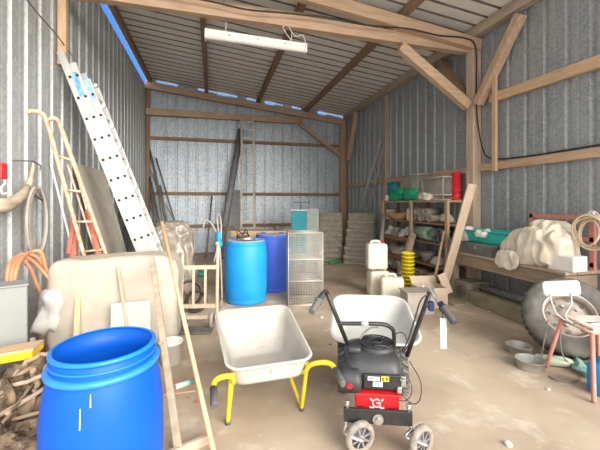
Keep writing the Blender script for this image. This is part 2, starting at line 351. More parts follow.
# ------------------------------------------------------------------ wheelbarrows
def rrect(y0, y1, hx0, hx1, r, z0, z1, n=6):
    pts = []
    cs = [(-1, y0, hx0), (1, y0, hx0), (1, y1, hx1), (-1, y1, hx1)]
    st = [180, 270, 0, 90]
    for (sx, yy, hx), a0 in zip(cs, st):
        cx = sx*(hx-r); cy = yy + (r if yy == y0 else -r)
        for i in range(n+1):
            a = R(a0+90*i/n); x = cx+r*math.cos(a); y = cy+r*math.sin(a)
            pts.append(Vector((x, y, z0+(z1-z0)*(y-y0)/(y1-y0))))
    return pts
def tray_mesh(rim, bot, lip=.012):
    y0, y1, a, b, r, z0, z1 = rim
    rings = [rrect(y0-lip, y1+lip, a+lip, b+lip, r+lip, z0-.012, z1-.012), rrect(y0-lip*.6, y1+lip*.6, a+lip*.6, b+lip*.6, r+lip*.6, z0, z1), rrect(*rim)]
    B = bot
    for k in (.3, .6, .85): rings.append(rrect(*[rim[i]*(1-k)+B[i]*k for i in range(7)]))
    y0, y1, a, b, r, z0, z1 = B
    rings += [rrect(*B), rrect(y0+.03, y1-.03, a-.03, b-.03, max(r-.02, .01), z0-.008, z1-.008)]
    return MB().loft(rings, cap1=True)
near = FW*2.33 + RT*-.20
t = thing('wheelbarrow', 'grey metal wheelbarrow with yellow tube legs and grey handle grips', 'wheelbarrow', near+Vector((.01, 0, 0)), R(2.5))
tray_mesh((0, .88, .295, .325, .09, .50, .625), (.045, .64, .25, .22, .09, .36, .30)).build('tray', M_tray, t, solid=.004)
MB().tube(rrect(-.012, .892, .307, .337, .10, .494, .614), .008, 8, True).build('rim', mat('worn_rim', (.60, .58, .53), (.5, .48, .44)), t)
for s in (-1, 1):
    pts = [(s*.40, -.27, .445), (s*.40, -.17, .475), (s*.385, -.10, .49), (s*.33, -.055, .485), (s*.275, .0, .45), (s*.25, .12, .35), (s*.20, .5, .285), (s*.09, .85, .24), (s*.06, 1.12, .19)]
    h = MB().tube(cr(pts, 5), .017, 10).build('side_tube', M_yellow, t)
    MB().tube([(s*.40, -.29, .438), (s*.40, -.275, .443), (s*.40, -.16, .478)], [.019, .023, .022], 12).build('grip', M_grip, h)['label'] = 'grey rubber grip'
    MB().tube(cr([(s*.265, .03, .44), (s*.272, .07, .40), (s*.28, .22, .018), (s*.28, .225, .012)], 4), .016, 10).build('leg', M_yellow, t)
    MB().tube([(s*.28, .22, .03), (s*.205, .48, .28)], .014, 8).build('leg_stay', M_yellow, t)
    MB().cyl((s*.28, .22, 0), (s*.28, .22, .025), .02, n=10).build('foot', M_grip, t)
w = MB().torus((0, 1.12, .19), .145, .045, (1, 0, 0)).build('wheel', M_rubber, t)
MB().cyl((-.03, 1.12, .19), (.03, 1.12, .19), .11, n=20).build('hub', M_yellow, w)
MB().cyl((-.08, 1.12, .19), (.08, 1.12, .19), .012, n=8).build('axle', M_chrome, w)
st = MB(); st.blob((.07, .04, .004), .8, .004, 20, 3, 12); q = Matrix.Translation((.03, .006, .445)) @ Matrix.Rotation(R(75), 4, 'X')
st.v = [q @ v for v in st.v]; st.build('sticker', mat('torn_sticker', (.72, .71, .7), (.55, .54, .53)), t)['label'] = 'torn white sticker'

# motor barrow
mo = FW*2.19 + RT*.50
t = thing('motor_barrow', 'motorised wheelbarrow with black engine, red base and pale grey tray', 'motor barrow', mo, R(-14.5-6))
def L3(x, y, tt): return loc(t, W(x, y, tt))
MB().box((0, 0, .225), (.435, .022, .092)).build('axle_bar', M_black, t, bevel=.004)
MB().cyl((.0, -.011, .215), (.0, -.022, .215), .034, n=20).cyl((0, -.02, .215), (0, -.034, .215), .017, n=6).build('pivot_bolt', M_chrome, t)
for s in (-1, 1):
    MB().cyl((s*.195, .0, .27), (s*.195, .0, .31), .013, n=6).cyl((s*.195, 0, .305), (s*.195, 0, .318), .017, n=8).build('bolt', M_chrome, t)
for px in (-.115, .265):
    s = -1 if px < 0 else 1
    ax = Vector((.45, -.9, 0) if s < 0 else (.62, -.78, 0)).normalized(); cw = Vector((px, -.03, .105))
    w = MB(); q = Vector((0, 0, 1)).rotation_difference(ax).to_matrix().to_4x4(); q = Matrix.Translation(cw) @ q
    w.lathe([(.068, -.022), (.088, -.024), (.1, -.014), (.105, 0), (.1, .014), (.088, .024), (.068, .022), (.064, 0)], 32, q)
    cw_ = MB(); cw_.lathe([(.0, -.012), (.066, -.012), (.066, .012), (0, .012)], 24, q)
    MB().tube(cr([(s*.205, 0, .18), (s*.205, -.02, .165), Vector((cw.x-.10, -.05, .145)), cw+ax*.05+Vector((-.085, 0, .03)), cw+ax*.045+Vector((-.012, 0, .004)), cw+ax*.03], 5), .011, 8).build('caster_fork', M_chrome, t)
    wo = w.build('caster_wheel', mat('dusty_caster', (.30, .27, .23), (.20, .18, .16), rough=.9, scale=30), t)
    sp = MB()
    for k in range(8):
        a = k*math.pi/4; d = Vector((math.cos(a), math.sin(a), 0))
        sp.beam(q @ (d*.012+Vector((0, 0, .014))), q @ (d*.064+Vector((0, 0, .014))), .012, .010, q.to_3x3() @ Vector((0, 0, 1)))
    sp.lathe([(0, -.03), (.022, -.03), (.024, .0), (.022, .03), (0, .03)], 16, q)
    cw_.build('wheel_disc', M_blackpl, wo); sp.build('spokes', mat('grey_spokes', (.2, .2, .2), (.14, .14, .14)), wo)
# red base
rb_ = MB().box((.005, .20, .285), (.285, .30, .10)).build('engine_base', M_red, t, bevel=.012)
MB().box((.005, .19, .343), (.30, .33, .018)).build('top_plate', M_red, rb_, bevel=.005)
lg = MB()
arc = [Vector((.0+.026*math.cos(R(a)), .046, .284+.026*math.sin(R(a)))) for a in range(50, 340, 15)]
for i in range(len(arc)-1): lg.beam(arc[i], arc[i+1], .004, .010, (0, 1, 0))
for sx, wd in ((-1, .03), (1, .03)): lg.beam((sx*.018, .046, .254), (sx*.048, .046, .254), .004, .009)
lg.beam((.0, .046, .284), (.026, .046, .284), .004, .009); lg.beam((-.03, .046, .300), (-.042, .046, .312), .004, .009); lg.beam((.03, .046, .300), (.042, .046, .312), .004, .009)
lg.build('emblem', M_white, rb_)['label'] = 'white round emblem'
# engine
eng = MB()
def rr(z, x0, x1, y0, y1, r): return [Vector((p.x+(x0+x1)/2, p.y, z)) for p in rrect(y0, y1, (x1-x0)/2, (x1-x0)/2, r, 0, 0, 5)]
eng.loft([rr(.36, -.15, .17, .07, .42, .04), rr(.47, -.16, .18, .07, .44, .05), rr(.50, -.17, .19, .075, .45, .06), rr(.56, -.17, .19, .09, .46, .08), rr(.60, -.145, .165, .13, .44, .08), rr(.615, -.10, .13, .17, .40, .07)], cap0=True, cap1=True)
eo = eng.build('engine', M_greypl, t); eo.location = (-.025, 0, .072); eo.scale = (1.03, 1, .80)
hc = Vector((.045, .275, 0))
q = Matrix.Translation(hc)
MB().lathe([(.125, .59), (.128, .625), (.118, .645), (.10, .655), (0, .66)], 32, q).build('starter_cover', M_blackpl, eo)
sl = MB()
for k in range(24):
    a = k*2*math.pi/24; d = Vector((math.cos(a), math.sin(a), 0)); sl.beam(hc+d*.05+Vector((0, 0, .664)), hc+d*.112+Vector((0, 0, .654)), .008, .012)
sl.torus(hc+Vector((0, 0, .66)), .115, .007); sl.torus(hc+Vector((0, 0, .668)), .045, .007); sl.build('cooling_fins', M_greypl, eo)
MB().tube(cr([(.02, .16, .665), (.03, .15, .685), (.085, .15, .685), (.095, .16, .665)], 4), .009, 8).build('pull_handle', M_blackpl, eo)
MB().loft([rr(.36, -.215, -.075, .01, .16, .03), rr(.44, -.22, -.07, .0, .18, .035), rr(.50, -.215, -.075, .02, .19, .04), rr(.525, -.19, -.09, .05, .17, .04)], cap0=True, cap1=True).build('air_filter', M_blackpl, eo)
MB().cyl((-.15, .006, .425), (-.15, -.008, .425), .019, n=20).build('cap', M_red, eo)['label'] = 'red round cap'
MB().box((.06, .06, .435), (.24, .02, .12)).build('front_plate', M_black, eo, bevel=.006)
for c_, s_, m_ in (((.005, .047, .465), (.075, .006, .03), mat('white_sticker', (.75, .77, .8), (.6, .65, .75))), ((.076, .047, .466), (.05, .006, .04), mat('yellow_sticker', (.8, .6, .02), (.7, .5, .02))), ((.03, .047, .42), (.06, .006, .038), mat('pale_sticker', (.74, .75, .76), (.66, .67, .7)))):
    MB().box(c_, s_).build('sticker', m_, eo)
ic = MB()
for x in (.064, .088):
    for z in (.475, .457): ic.box((x, .0435, z), (.012, .003, .010))
ic.box((.076, .0435, .466), (.05, .002, .003)); ic.box((.005, .0435, .457), (.06, .002, .004)); ic.box((-.015, .0435, .470), (.03, .002, .01))
ic.build('sticker_print', mat('sticker_ink', (.05, .06, .12), (.08, .08, .1)), eo)
MB().blob((.10, .10, .06), .5, .004, 8, 2, 20, c=(-.11, .20, .60)).build('fuel_cap', M_blackpl, eo)
MB().box((-.105, .18, .598), (.05, .02, .02)).build('badge', M_red, eo)
MB().box((.19, .14, .42), (.05, .10, .09)).cyl((.17, .05, .47), (.20, .03, .47), .012, n=8).box((.165, .05, .385), (.03, .03, .05)).build('carburettor', M_chrome, eo, bevel=.006)
MB().tube(cr([(.19, .08, .50), (.23, .03, .46), (.235, .02, .38), (.20, .03, .31), (.15, .05, .30)], 5), .003, 6).build('fuel_line', M_cable, eo)
MB().tube(cr([(.24, .2, .5), (.29, .1, .42), (.29, .1, .30), (.25, .12, .25), (.2, .15, .27)], 5), .0035, 6).build('throttle_cable', M_cable, t)
# chassis, drive wheels, tray
MB().beam((-.1, .03, .235), (-.1, 1.1, .33), .04, .04).beam((.1, .03, .235), (.1, 1.1, .33), .04, .04).beam((-.16, .70, .20), (.22, .70, .20), .05, .05).beam((-.1, .72, .2), (-.1, .72, .33), .04, .04).beam((.1, .72, .2), (.1, .72, .33), .04, .04).build('chassis', M_black, t, bevel=.003)
for s in (-1, 1):
    q = Matrix.Translation((.03+s*.222, .70, .205)) @ Matrix.Rotation(R(90), 4, 'Y')
    wo = MB().lathe([(.11, -.05), (.165, -.058), (.185, -.045), (.192, 0), (.185, .045), (.165, .058), (.11, .05)], 40, q).build('drive_wheel', M_rubber, t)
    tr = MB()
    for k in range(22):
        a = 2*math.pi*k/22
        for sx in (-1, 1):
            p0 = q @ Vector((.192*math.cos(a), .192*math.sin(a), sx*.005)); p1 = q @ Vector((.186*math.cos(a+.16), .186*math.sin(a+.16), sx*.056))
            nrm = (q.to_3x3() @ Vector((math.cos(a), math.sin(a), 0)))
            tr.beam(p0, p1, .018, .026, nrm)
    tr.build('tread', mat('tread_rubber', (.10, .10, .095), (.15, .145, .13), rough=.9), wo)
    MB().lathe([(0, -.03), (.10, -.03), (.112, -.05), (.112, .05), (.10, .03), (0, .03)], 28, q).build('rim', M_dark, wo)
TSH = Vector((.06, 0, 0))
to = tray_mesh((.56, 1.27, .36, .345, .13, .475, .665), (.70, 1.12, .29, .25, .10, .415, .43)).build('tray', M_tray2, t, solid=.004); to.location = TSH
MB().tube(rrect(.548, 1.282, .372, .357, .14, .467, .657), .008, 8, True).build('rim', M_tray2, to)
# handles
def handle(p0, p1, n): return MB().tube([p0, p1], .015, 10).build(n, M_black, t)
hl = handle(L3(350, 350, 2.46), L3(327, 293, 2.22), 'handle_tube')
MB().tube(cr([L3(327, 293, 2.22), L3(325, 291, 2.2), L3(320, 297, 2.15), L3(311, 310, 2.05)], 4), .012, 10).build('grip_bar', M_black, hl)
g0, g1 = L3(323, 295, 2.18), L3(311.5, 312, 2.03)
MB().tube([g0, g0.lerp(g1, .35), g0.lerp(g1, .36), g0.lerp(g1, .42), g0.lerp(g1, .43), g1], [.018, .018, .027, .027, .019, .020], 14).build('grip', M_grip, hl)['label'] = 'grey rubber grip'
hr = handle(L3(407, 356, 2.42), L3(430, 292, 2.22), 'handle_tube')
MB().tube(cr([L3(430, 292, 2.22), L3(432, 290, 2.2), L3(437, 300, 2.13), L3(448, 315, 2.03)], 4), .012, 10).build('grip_bar', M_chrome, hr)
M_bgrip = mat('black_rubber', (.04, .04, .045), (.06, .06, .065), rough=.6)
g0, g1 = L3(440, 303, 2.10), L3(454.5, 323, 1.99)
MB().tube([g0, g0.lerp(g1, .2), g0.lerp(g1, .21), g0.lerp(g1, .3), g0.lerp(g1, .31), g1], [.02, .02, .029, .029, .021, .021], 14).build('grip', M_bgrip, hr)['label'] = 'black rubber grip'
MB().tube(cr([L3(434, 297, 2.15), L3(430, 289, 2.13), L3(428, 286, 2.1), L3(422, 286.5, 2.05)], 4), .007, 8).build('brake_lever', M_chrome, hr)
MB().box(L3(431, 306, 2.17), (.035, .05, .06)).build('switch_box', mat('navy_plastic', (.03, .05, .14), (.04, .06, .16)), hr, bevel=.01)
MB().tube(cr([L3(429, 294, 2.17), L3(421, 300, 2.15), L3(415, 318, 2.2), L3(408, 340, 2.3), L3(402, 352, 2.36)], 6), .005, 6).tube(cr([L3(431, 305, 2.15), L3(424, 310, 2.17), L3(414, 335, 2.3), L3(404, 352, 2.36)], 6), .005, 6).build('control_cable', M_cable, t)
xt = MB().tube(cr([L3(338, 323.5, 2.33), L3(352, 323.5, 2.33), L3(380, 324, 2.33), L3(390, 327, 2.34), L3(394, 334, 2.36), L3(393.5, 356, 2.45)], 6), .014, 10).build('cross_tube', M_black, t)
MB().tube([L3(361, 323.6, 2.33), L3(368, 323.7, 2.33)], .0155, 10).build('label_band', mat('grey_label', (.45, .44, .46), (.36, .36, .38)), xt)
MB().tube(cr([L3(378, 327, 2.33), L3(371, 328, 2.30), L3(364, 333, 2.27), L3(360, 339, 2.25)], 5), .006, 8).build('lever', M_dark, xt)
MB().tube(cr([L3(394, 334, 2.36), L3(403, 333, 2.33), L3(408, 342, 2.33)], 5), .004, 6).build('cable', M_cable, xt)
s0 = L3(443, 318, 2.06); MB().tube([L3(441, 304, 2.10), s0], .003, 5).build('strap_cord', M_cable, t)
MB().beam(s0, s0+Vector((.004, 0, -.185)), .036, .006, (0, 1, 0)).build('hanging_strap', mat('pale_teal_strap', (.72, .82, .82), (.45, .68, .70), rough=.6, scale=9, stretch=(1, 1, .5)), t, bevel=.002)['label'] = 'pale teal strap hanging from the right grip'

# ------------------------------------------------------------------ poles and ladder, left
def pole(name, a, b, r, m, lab, cat, r2=None, group=None, n=10): return tag(MB().cyl(a, b, r, r2, n).build(name, m), lab, cat, group)
pole('broom_handle', G(216, 462), W(162, 222, 3.30), .0165, mat('varnished_handle', (.72, .52, .33), (.62, .40, .24), rough=.5, scale=9, stretch=(1, 1, .2)), 'long round tan wooden handle leaning beside the white draped load', 'pole')
plank('wooden_batten', G(180, 462), W(152, 259, 3.42), .05, .03, greywood('z'), 'grey square batten leaning on the white draped load, beside the barrel', 'batten', up=(0, 1, 0))
a = onZ(212, 437, .03); b = onZ(168, 456, .03)
plank('wooden_board', a, b, .035, .06, greywood('x'), 'short grey wooden bar lying on the floor between two leaning poles', 'board')

# aluminium ladder leaning on the left wall
top = Vector((XL+.06, 5.06, 3.46)); foot = Vector((-.66, 5.03, 0.0))
t = thing('aluminium_ladder', 'large three-section aluminium ladder leaning on the left wall', 'ladder', foot)
ld = (top-foot); Ll = ld.length; ld.normalize(); nn = Vector((0, 1, 0)).cross(ld).normalized()   # across the nested sections
nn = nn if nn.x > 0 else -nn
for k in range(3):
    off = nn*(.045+.089*k)
    lo_, hi_ = (0.0, Ll+.1) if k == 0 else ((.12, Ll-.08) if k == 1 else (.2, Ll-.32))
    for yy in (0, .36):
        MB().beam(off+ld*lo_+Vector((0, yy, 0)), off+ld*hi_+Vector((0, yy, 0)), .028, .088, nn).build('stile', M_alu, t, bevel=.004)
    for j in range(12):
        s = .30+j*.285
        if s < hi_-.08 and s > lo_+.05: rg_ = MB().cyl(off+ld*s+Vector((0, -.0155, 0)), off+ld*s+Vector((0, .37, 0)), .013, n=10).build('rung', M_alu, t); MB().cyl(off+ld*s+Vector((0, -.0165, 0)), off+ld*s+Vector((0, -.019, 0)), .019, n=10).build('rung_end', mat('rung_hole_black', (.012, .012, .012), (.018, .018, .018)), rg_)['label'] = 'dark open rung end'
for j in range(11):
    s = .42+j*.285; o_ = nn*(.28)+ld*s
    MB().beam(o_+Vector((0, .0, 0)), o_+nn*.03-ld*.03, .03, .05, ld).build('hook', M_chrome, t)
o_ = nn*(.1)+ld*(Ll-.36)+Vector((0, -.0155, 0)); MB().beam(o_-ld*.16, o_+ld*.16, .004, .07, nn).build('label_plate', mat('blue_label', (.08, .30, .62), (.35, .55, .78), scale=12), t)['label'] = 'blue label'
o_ = nn*(.22)+ld*(Ll-.42)+Vector((0, -.0155, 0)); MB().beam(o_-ld*.2, o_+ld*.12, .004, .05, nn).build('label_plate', MATS['blue_label'], t)['label'] = 'second blue label'

# tall sack truck with curled handles leaning at left
t = thing('sack_truck', 'tall rusty cream sack truck with curled handles leaning at the left wall', 'sack truck', at(98, 4.5))
def L2(x, y, tt): return loc(t, W(x, y, tt))
b1, b2 = L2(88, 270, 4.15), L2(110, 266, 4.15)
def down(p, q): k = (q.z-.14)/(p.z-q.z); return q+(q-p)*k
p1, p2 = L2(47, 122, 3.55), L2(62, 130, 3.6)
d1, d2 = down(p1, b1), down(p2, b2)
MB().tube(cr([L2(27, 113, 3.5), L2(32, 111, 3.5), L2(40, 113, 3.52), p1, p1.lerp(b1, .3), b1, d1], 6), .022, 10).build('side_tube', M_rusttube, t)
MB().tube(cr([L2(50, 120, 3.5), L2(53, 118, 3.5), L2(58, 121, 3.55), p2, p2.lerp(b2, .3), b2, d2], 6), .022, 10).build('side_tube', M_rusttube, t)
for k in (.20, .42, .64, .86): MB().tube([p1.lerp(b1, k), p2.lerp(b2, k)], .014, 8).build('cross_bar', M_rusttube, t)
MB().tube([p1.lerp(b1, .25)+Vector((.07, .05, 0)), p1.lerp(b1, 1.0)+Vector((.12, .05, 0))], .011, 8).build('back_strap', M_rusttube, t)
for x0, y0, x1, y1, w_ in ((74, 216, 73, 272, .13), (88, 210, 103, 268, .13)):
    MB().beam(L2(x0, y0, 4.1), L2(x1, y1, 4.1), w_*.6, .04, (0, 1, 0)).beam(L2(x0+1, y0-1, 4.08), L2(x1-4, y1-18, 4.08), .05, .06, (0, 1, 0)).build('mudguard', M_rust, t, bevel=.012)
ax0, ax1 = d1+Vector((-.14, 0, 0)), d2+Vector((.10, 0, 0)); ax0.z = ax1.z = .17
MB().cyl(ax0, ax1, .014, n=8).build('axle', M_dark, t)
for q in (ax0, ax1): MB().torus(q, .13, .04, (1, 0, 0)).cyl(q-Vector((.02, 0, 0)), q+Vector((.02, 0, 0)), .10, n=16).build('wheel', M_rubber, t)
MB().box((d1+d2)/2+Vector((0, -.1, -.12)), (.36, .2, .015)).build('toe_plate', M_rust, t)

# wall things on the left
x_ = XL+.10
def onL(x, y, X=None): return onX(x, y, X if X is not None else x_)
pole('white_rod', Vector((onL(66, 256).x+.25, onL(66, 256).y+.1, 0)), onL(51, 164, XL+.03), .012, M_white, 'thin white rod leaning on the left wall beside the rusty sack truck', 'rod')
cl = []
for k in range(4):
    cx_ = 37.5+random.uniform(-1, 1); 
    for i in range(16):
        a_ = 2*math.pi*i/16+.3; cl.append(onL(cx_+(8.0+k*.7)*math.sin(a_), 221-(30+k*1.5)*math.cos(a_), x_+.012*k))
tag(MB().tube(cr(cl, 2), .017, 7).build('hose_coil', mat('grey_hose', (.40, .37, .33), (.30, .28, .25), rough=.7)), 'long loop of grey hose hanging from a hook on the left wall', 'hose')
t = thing('wooden_yoke', 'curved wooden yoke hanging on the left wall next to the hose loop', 'yoke', onL(20, 205))
def LY(x, y, o=0.): return loc(t, onL(x, y, x_+o))
def rib(pts, w): return pts
MB().tube([LY(-6, 204), LY(4, 206), LY(14, 202), LY(22, 195), LY(28, 186)], [.06, .07, .06, .045, .028], 10).build('yoke_bar', greywood('y'), t)
MB().tube(cr([LY(28, 188), LY(31, 178), LY(33, 168), LY(33, 163)], 4), [.03]*4+[.02]*4+[.014]*4+[.012], 8).build('yoke_arm', greywood('z'), t)
MB().tube([LY(12, 160.5), LY(33, 161), LY(41, 166), LY(40, 170)], .008, 6).build('iron_hook', M_dark, t)
MB().tube(cr([LY(28, 190, .02), LY(36, 196, .02), LY(44, 201, .02), LY(46, 206, .02)], 4), .016, 8).build('strap', M_dark, t)
t = thing('hand_winch', 'small red tool with white hook hung at the far left of the wall', 'tool', onL(2, 186))
MB().box(loc(t, onL(2, 171)), (.05, .10, .15)).build('tool_body', M_red, t, bevel=.012)
MB().tube(cr([loc(t, onL(3, 176)), loc(t, onL(5, 183)), loc(t, onL(1, 188)), loc(t, onL(3, 194)), loc(t, onL(6, 193))], 5), .010, 8).build('hook', M_white, t)
tag(MB().tube(cr([onL(24, -4), onL(40, 16), onL(55, 33), onL(68, 50), onL(72, 56)], 5), .008, 6).build('wall_wire', M_dark), 'thin dark wire running down the left wall to the ladder top', 'wire')

# fibre boards leaning behind the ladder
for (y0, y1, zt, lab) in ((5.5, 6.9, 2.18, 'large grey board leaning on the left wall behind the ladder'), (7.6, 9.0, 2.30, 'grey board leaning on the left wall, farther back than the first')):
    m = MB(); m.beam((XL+.62, (y0+y1)/2, .0), (XL+.06, (y0+y1)/2, zt), y1-y0, .02, (1, 0, .3)); tag(m.build('fibre_board', M_board, bevel=.003), lab, 'board', 'boards leaning on the left wall')

# ------------------------------------------------------------------ white draped load
c0 = Vector((-.96, 4.05, 0))
t = thing('draped_load', 'bulky load under a creamy white tarpaulin against the left wall', 'covered load', c0)
M_tarp = mat('cream_tarpaulin', (.47, .43, .37), (.40, .36, .305), rough=.8, scale=4, bump=.25, dirt=((.50, .38, .26), 5, .63, .5))
MB().blob((1.24, .52, 1.04), .27, .02, 2.2, 4, 72, ridge=.3, fold=.7, ani=(1, 1, .4)).build('tarpaulin', M_tarp, t)
MB().blob((.26, .34, .42), .6, .05, 7, 8, 28, c=(-.56, -.12, .34), ridge=.8, flat=False).build('crumpled_corner', mat('white_film', (.6, .6, .58), (.52, .52, .52), rough=.4), t)
for a_, b_, w_, m_, lab in (((76, 348, 3.22), (78, 296, 3.34), .05, palewood('z'), 'pale batten leaning on the white draped load behind the blue barrel'), ((130, 345, 3.28), (118, 267, 3.43), .03, greywood('z'), 'thin grey stick leaning in front of the white draped load')):
    p0 = W(*a_); p1 = W(*b_); k = p0.z/(p1.z-p0.z); p0 = p0-(p1-p0)*k
    plank('wooden_batten', p0, p1, w_, .022, m_, lab, 'batten', up=(0, 1, 0))
p0 = W(131, 350, 3.3); p1 = W(131, 302, 3.38); p0 = p0-(p1-p0)*(p0.z/(p1.z-p0.z))
tag(MB().beam(p0, p1, .36, .02, (0, 1, 0)).build('white_board', mat('dull_white_board', (.52, .51, .48), (.46, .45, .42)), bevel=.004), 'white board standing against the draped load behind the blue barrel', 'board')
tag(MB().lathe([(0, 0), (.10, 0), (.115, .2), (.12, .2), (.12, .215), (.108, .215), (.1, .02), (0, .02)], 24, Matrix.Translation(at(171, 3.42))).build('white_bucket', M_whitepl), 'small white bucket on the floor right of the draped load', 'bucket')
tag(MB().box((0, 0, .008), (.26, .2, .012), None).build('rusty_tray', mat('pale_brick', (.50, .27, .18), (.46, .33, .23), rough=.9)), 'rust-red flat metal scrap on the floor beside the leaning poles', 'scrap').location = at(181, 2.95)
t = thing('spray_bottle', 'small white and teal bottle lying on the floor between poles and wheelbarrow', 'bottle', G(184, 387), R(25))
MB().cyl((-.075, 0, .025), (.045, 0, .025), .024, n=14).build('body', mat('teal_white', (.75, .80, .80), (.2, .55, .55), scale=10), t); MB().cyl((.045, 0, .025), (.085, 0, .025), .013, n=10).build('cap', mat('teal_plastic', (.03, .34, .33)), t)

# ------------------------------------------------------------------ lower left corner
bx = thing('metal_box', 'tall pale grey metal cabinet box at the left edge with hoses over it', 'box', Vector((-1.60, 3.00, 0)), R(24))
MB().box((0, 0, .49), (.46, .20, .98)).build('body', mat('grey_enamel', (.27, .285, .28), (.24, .255, .25), rough=.5, scale=3), bx, bevel=.01)
MB().box((0, -.005, .985), (.475, .22, .014)).build('top_plate', MATS['grey_enamel'], bx, bevel=.004)
M_hose = mat('copper_hose', (.58, .27, .15), (.50, .22, .12), rough=.5)
hs = [[(7, 283, 2.9), (9, 266, 2.95), (16, 257, 3.1), (26, 254, 3.2), (38, 258, 3.3), (46, 274, 3.4), (54, 288, 3.4), (60, 296, 3.4)],
      [(11, 283, 2.9), (13, 268, 2.95), (20, 257, 3.1), (30, 259, 3.2), (40, 268, 3.3), (50, 280, 3.35), (58, 291, 3.4)],
      [(14, 283, 2.9), (17, 268, 2.95), (23, 257, 3.1), (31, 252, 3.25), (41, 252, 3.3), (46, 268, 3.35), (51, 281, 3.4)],
      [(20, 258, 3.1), (30, 268, 3.2), (37, 285, 3.3), (44, 298, 3.4), (50, 303, 3.4)]]
for k, (pts, lab) in enumerate(zip(hs, ('copper coloured hose looping from the grey cabinet, lowest end of the four', 'copper coloured hose of the bundle, passing through its middle', 'copper coloured hose arching highest over the bundle', 'copper coloured hose hanging down behind the bundle'))):
    tag(MB().tube(cr([W(*p) for p in pts], 5), .017, 8).build('copper_hose', M_hose), lab, 'hose', 'hoses over the grey cabinet')
mc = Vector((-1.33, 2.38, 0))
hp = MB(); hp.blob((1.15, 1.0, .50), .8, .08, 7, 11, 72, ridge=1.6)
hp.v = [mc+v for v in hp.v]
tag(hp.build('debris_heap', mat('earthy_debris', (.25, .18, .12), (.10, .07, .048), rough=1, scale=16, bump=1, detail=10, contrast=(.42, .58), dirt=((.42, .35, .28), 17, .58, .9))), 'heap of earth, bark and chippings in the lower left corner', 'heap', kind='stuff')
a, b = W(-30, 362, 2.25), W(38, 350, 2.35)
tk = thing('yellow_plank', 'plank with bright yellow edge lying on the heap at left', 'plank', (a+b)/2)
MB().beam(a-(a+b)/2, b-(a+b)/2, .17, .045).build('edge_board', mat('bright_yellow', (.85, .60, .02), (.78, .52, .02)), tk, bevel=.005)
MB().beam(a-(a+b)/2+Vector((0, .01, .03)), b-(a+b)/2+Vector((0, .01, .03)), .15, .02).build('top_board', palewood('x'), tk)
pole('steel_pipe', W(24, 412, 2.25), W(33, 338, 2.45), .017, mat('galvanised_pipe', (.50, .50, .48), (.38, .38, .36), rough=.4, metal=.5), 'galvanised steel pipe standing in the heap by the yellow plank', 'pipe')
rs = random.Random(5)
bl = ['crooked dry branch lying lowest on the heap by the blue barrel', 'thin twig crossing the heap below the yellow plank', 'long dry stick sloping over the heap towards the barrel', 'bent grey root hugging the side of the blue barrel', 'short stub of branch at the left edge of the heap', 'split stick at the top of the heap under the cabinet', 'curved twig behind the steel pipe', 'dark dry branch at the bottom left corner', 'pale peeled stick lying across the heap']
bp = [((5, 425), (60, 404)), ((2, 398), (40, 380)), ((10, 385), (58, 372)), ((34, 372), (42, 410)), ((0, 412), (22, 396)), ((20, 365), (50, 352)), ((28, 398), (50, 362)), ((0, 446), (36, 430)), ((-2, 388), (36, 366))]
for (p0, p1), lab in zip(bp, bl):
    t0 = rs.uniform(2.0, 2.25); A = W(*p0, t0); B_ = W(*p1, t0+.12); n_ = 6
    pts = [A.lerp(B_, i/n_)+Vector((rs.uniform(-.02, .02), rs.uniform(-.02, .02), rs.uniform(-.015, .02))) for i in range(n_+1)]
    tag(MB().tube(cr(pts, 3), .012+.006*rs.random(), 7).build('dry_branch', mat('dry_bark%d' % rs.randint(0, 2), *rs.choice((((.42, .32, .22), (.30, .22, .15)), ((.30, .23, .16), (.2, .15, .1)), ((.5, .42, .32), (.36, .28, .2)))), rough=1)), lab, 'branch', 'branches on the heap')
for k in range(26):
    th_ = rs.uniform(0, 6.28); r_ = rs.uniform(.05, .42); cx_ = mc.x+r_*math.cos(th_)*1.1; cy_ = mc.y+r_*math.sin(th_); zz = .50*max(0, 1-(r_/.52)**2.6)+.03
    dv = Vector((rs.uniform(-1, 1), rs.uniform(-1, 1), rs.uniform(-.25, .35))).normalized()*rs.uniform(.08, .22); cc = Vector((cx_, cy_, zz))
    pts = [cc-dv, cc-dv*.3+Vector((0, 0, rs.uniform(-.02, .03))), cc+dv*.4, cc+dv]
    tag(MB().tube(cr(pts, 3), [.006+.008*rs.random()]*10, 6).build('dry_twig', mat('dry_bark%d' % (k % 3), (.4, .3, .2))), 'small dry twig scattered over the heap in the lower left corner', 'twig', 'twigs on the heap')
for (px, py, tt, sz, lab) in ((6, 400, 2.1, (.30, .2, .10), 'flat pale stone slab on the heap at the left edge'), (14, 440, 1.98, (.26, .2, .08), 'weathered wood chunk at the bottom left corner'), (36, 425, 2.05, (.13, .11, .09), 'brown lump of wood beside the blue barrel')):
    p = W(px, py, tt); m = MB().blob(sz, .6, .02, 9, px, 20); m.v = [v+p-Vector((0, 0, sz[2]/2)) for v in m.v]
    tag(m.build('stone_slab' if px == 6 else 'wood_chunk', M_board if px == 6 else greywood('x')), lab, 'stone' if px == 6 else 'wood')

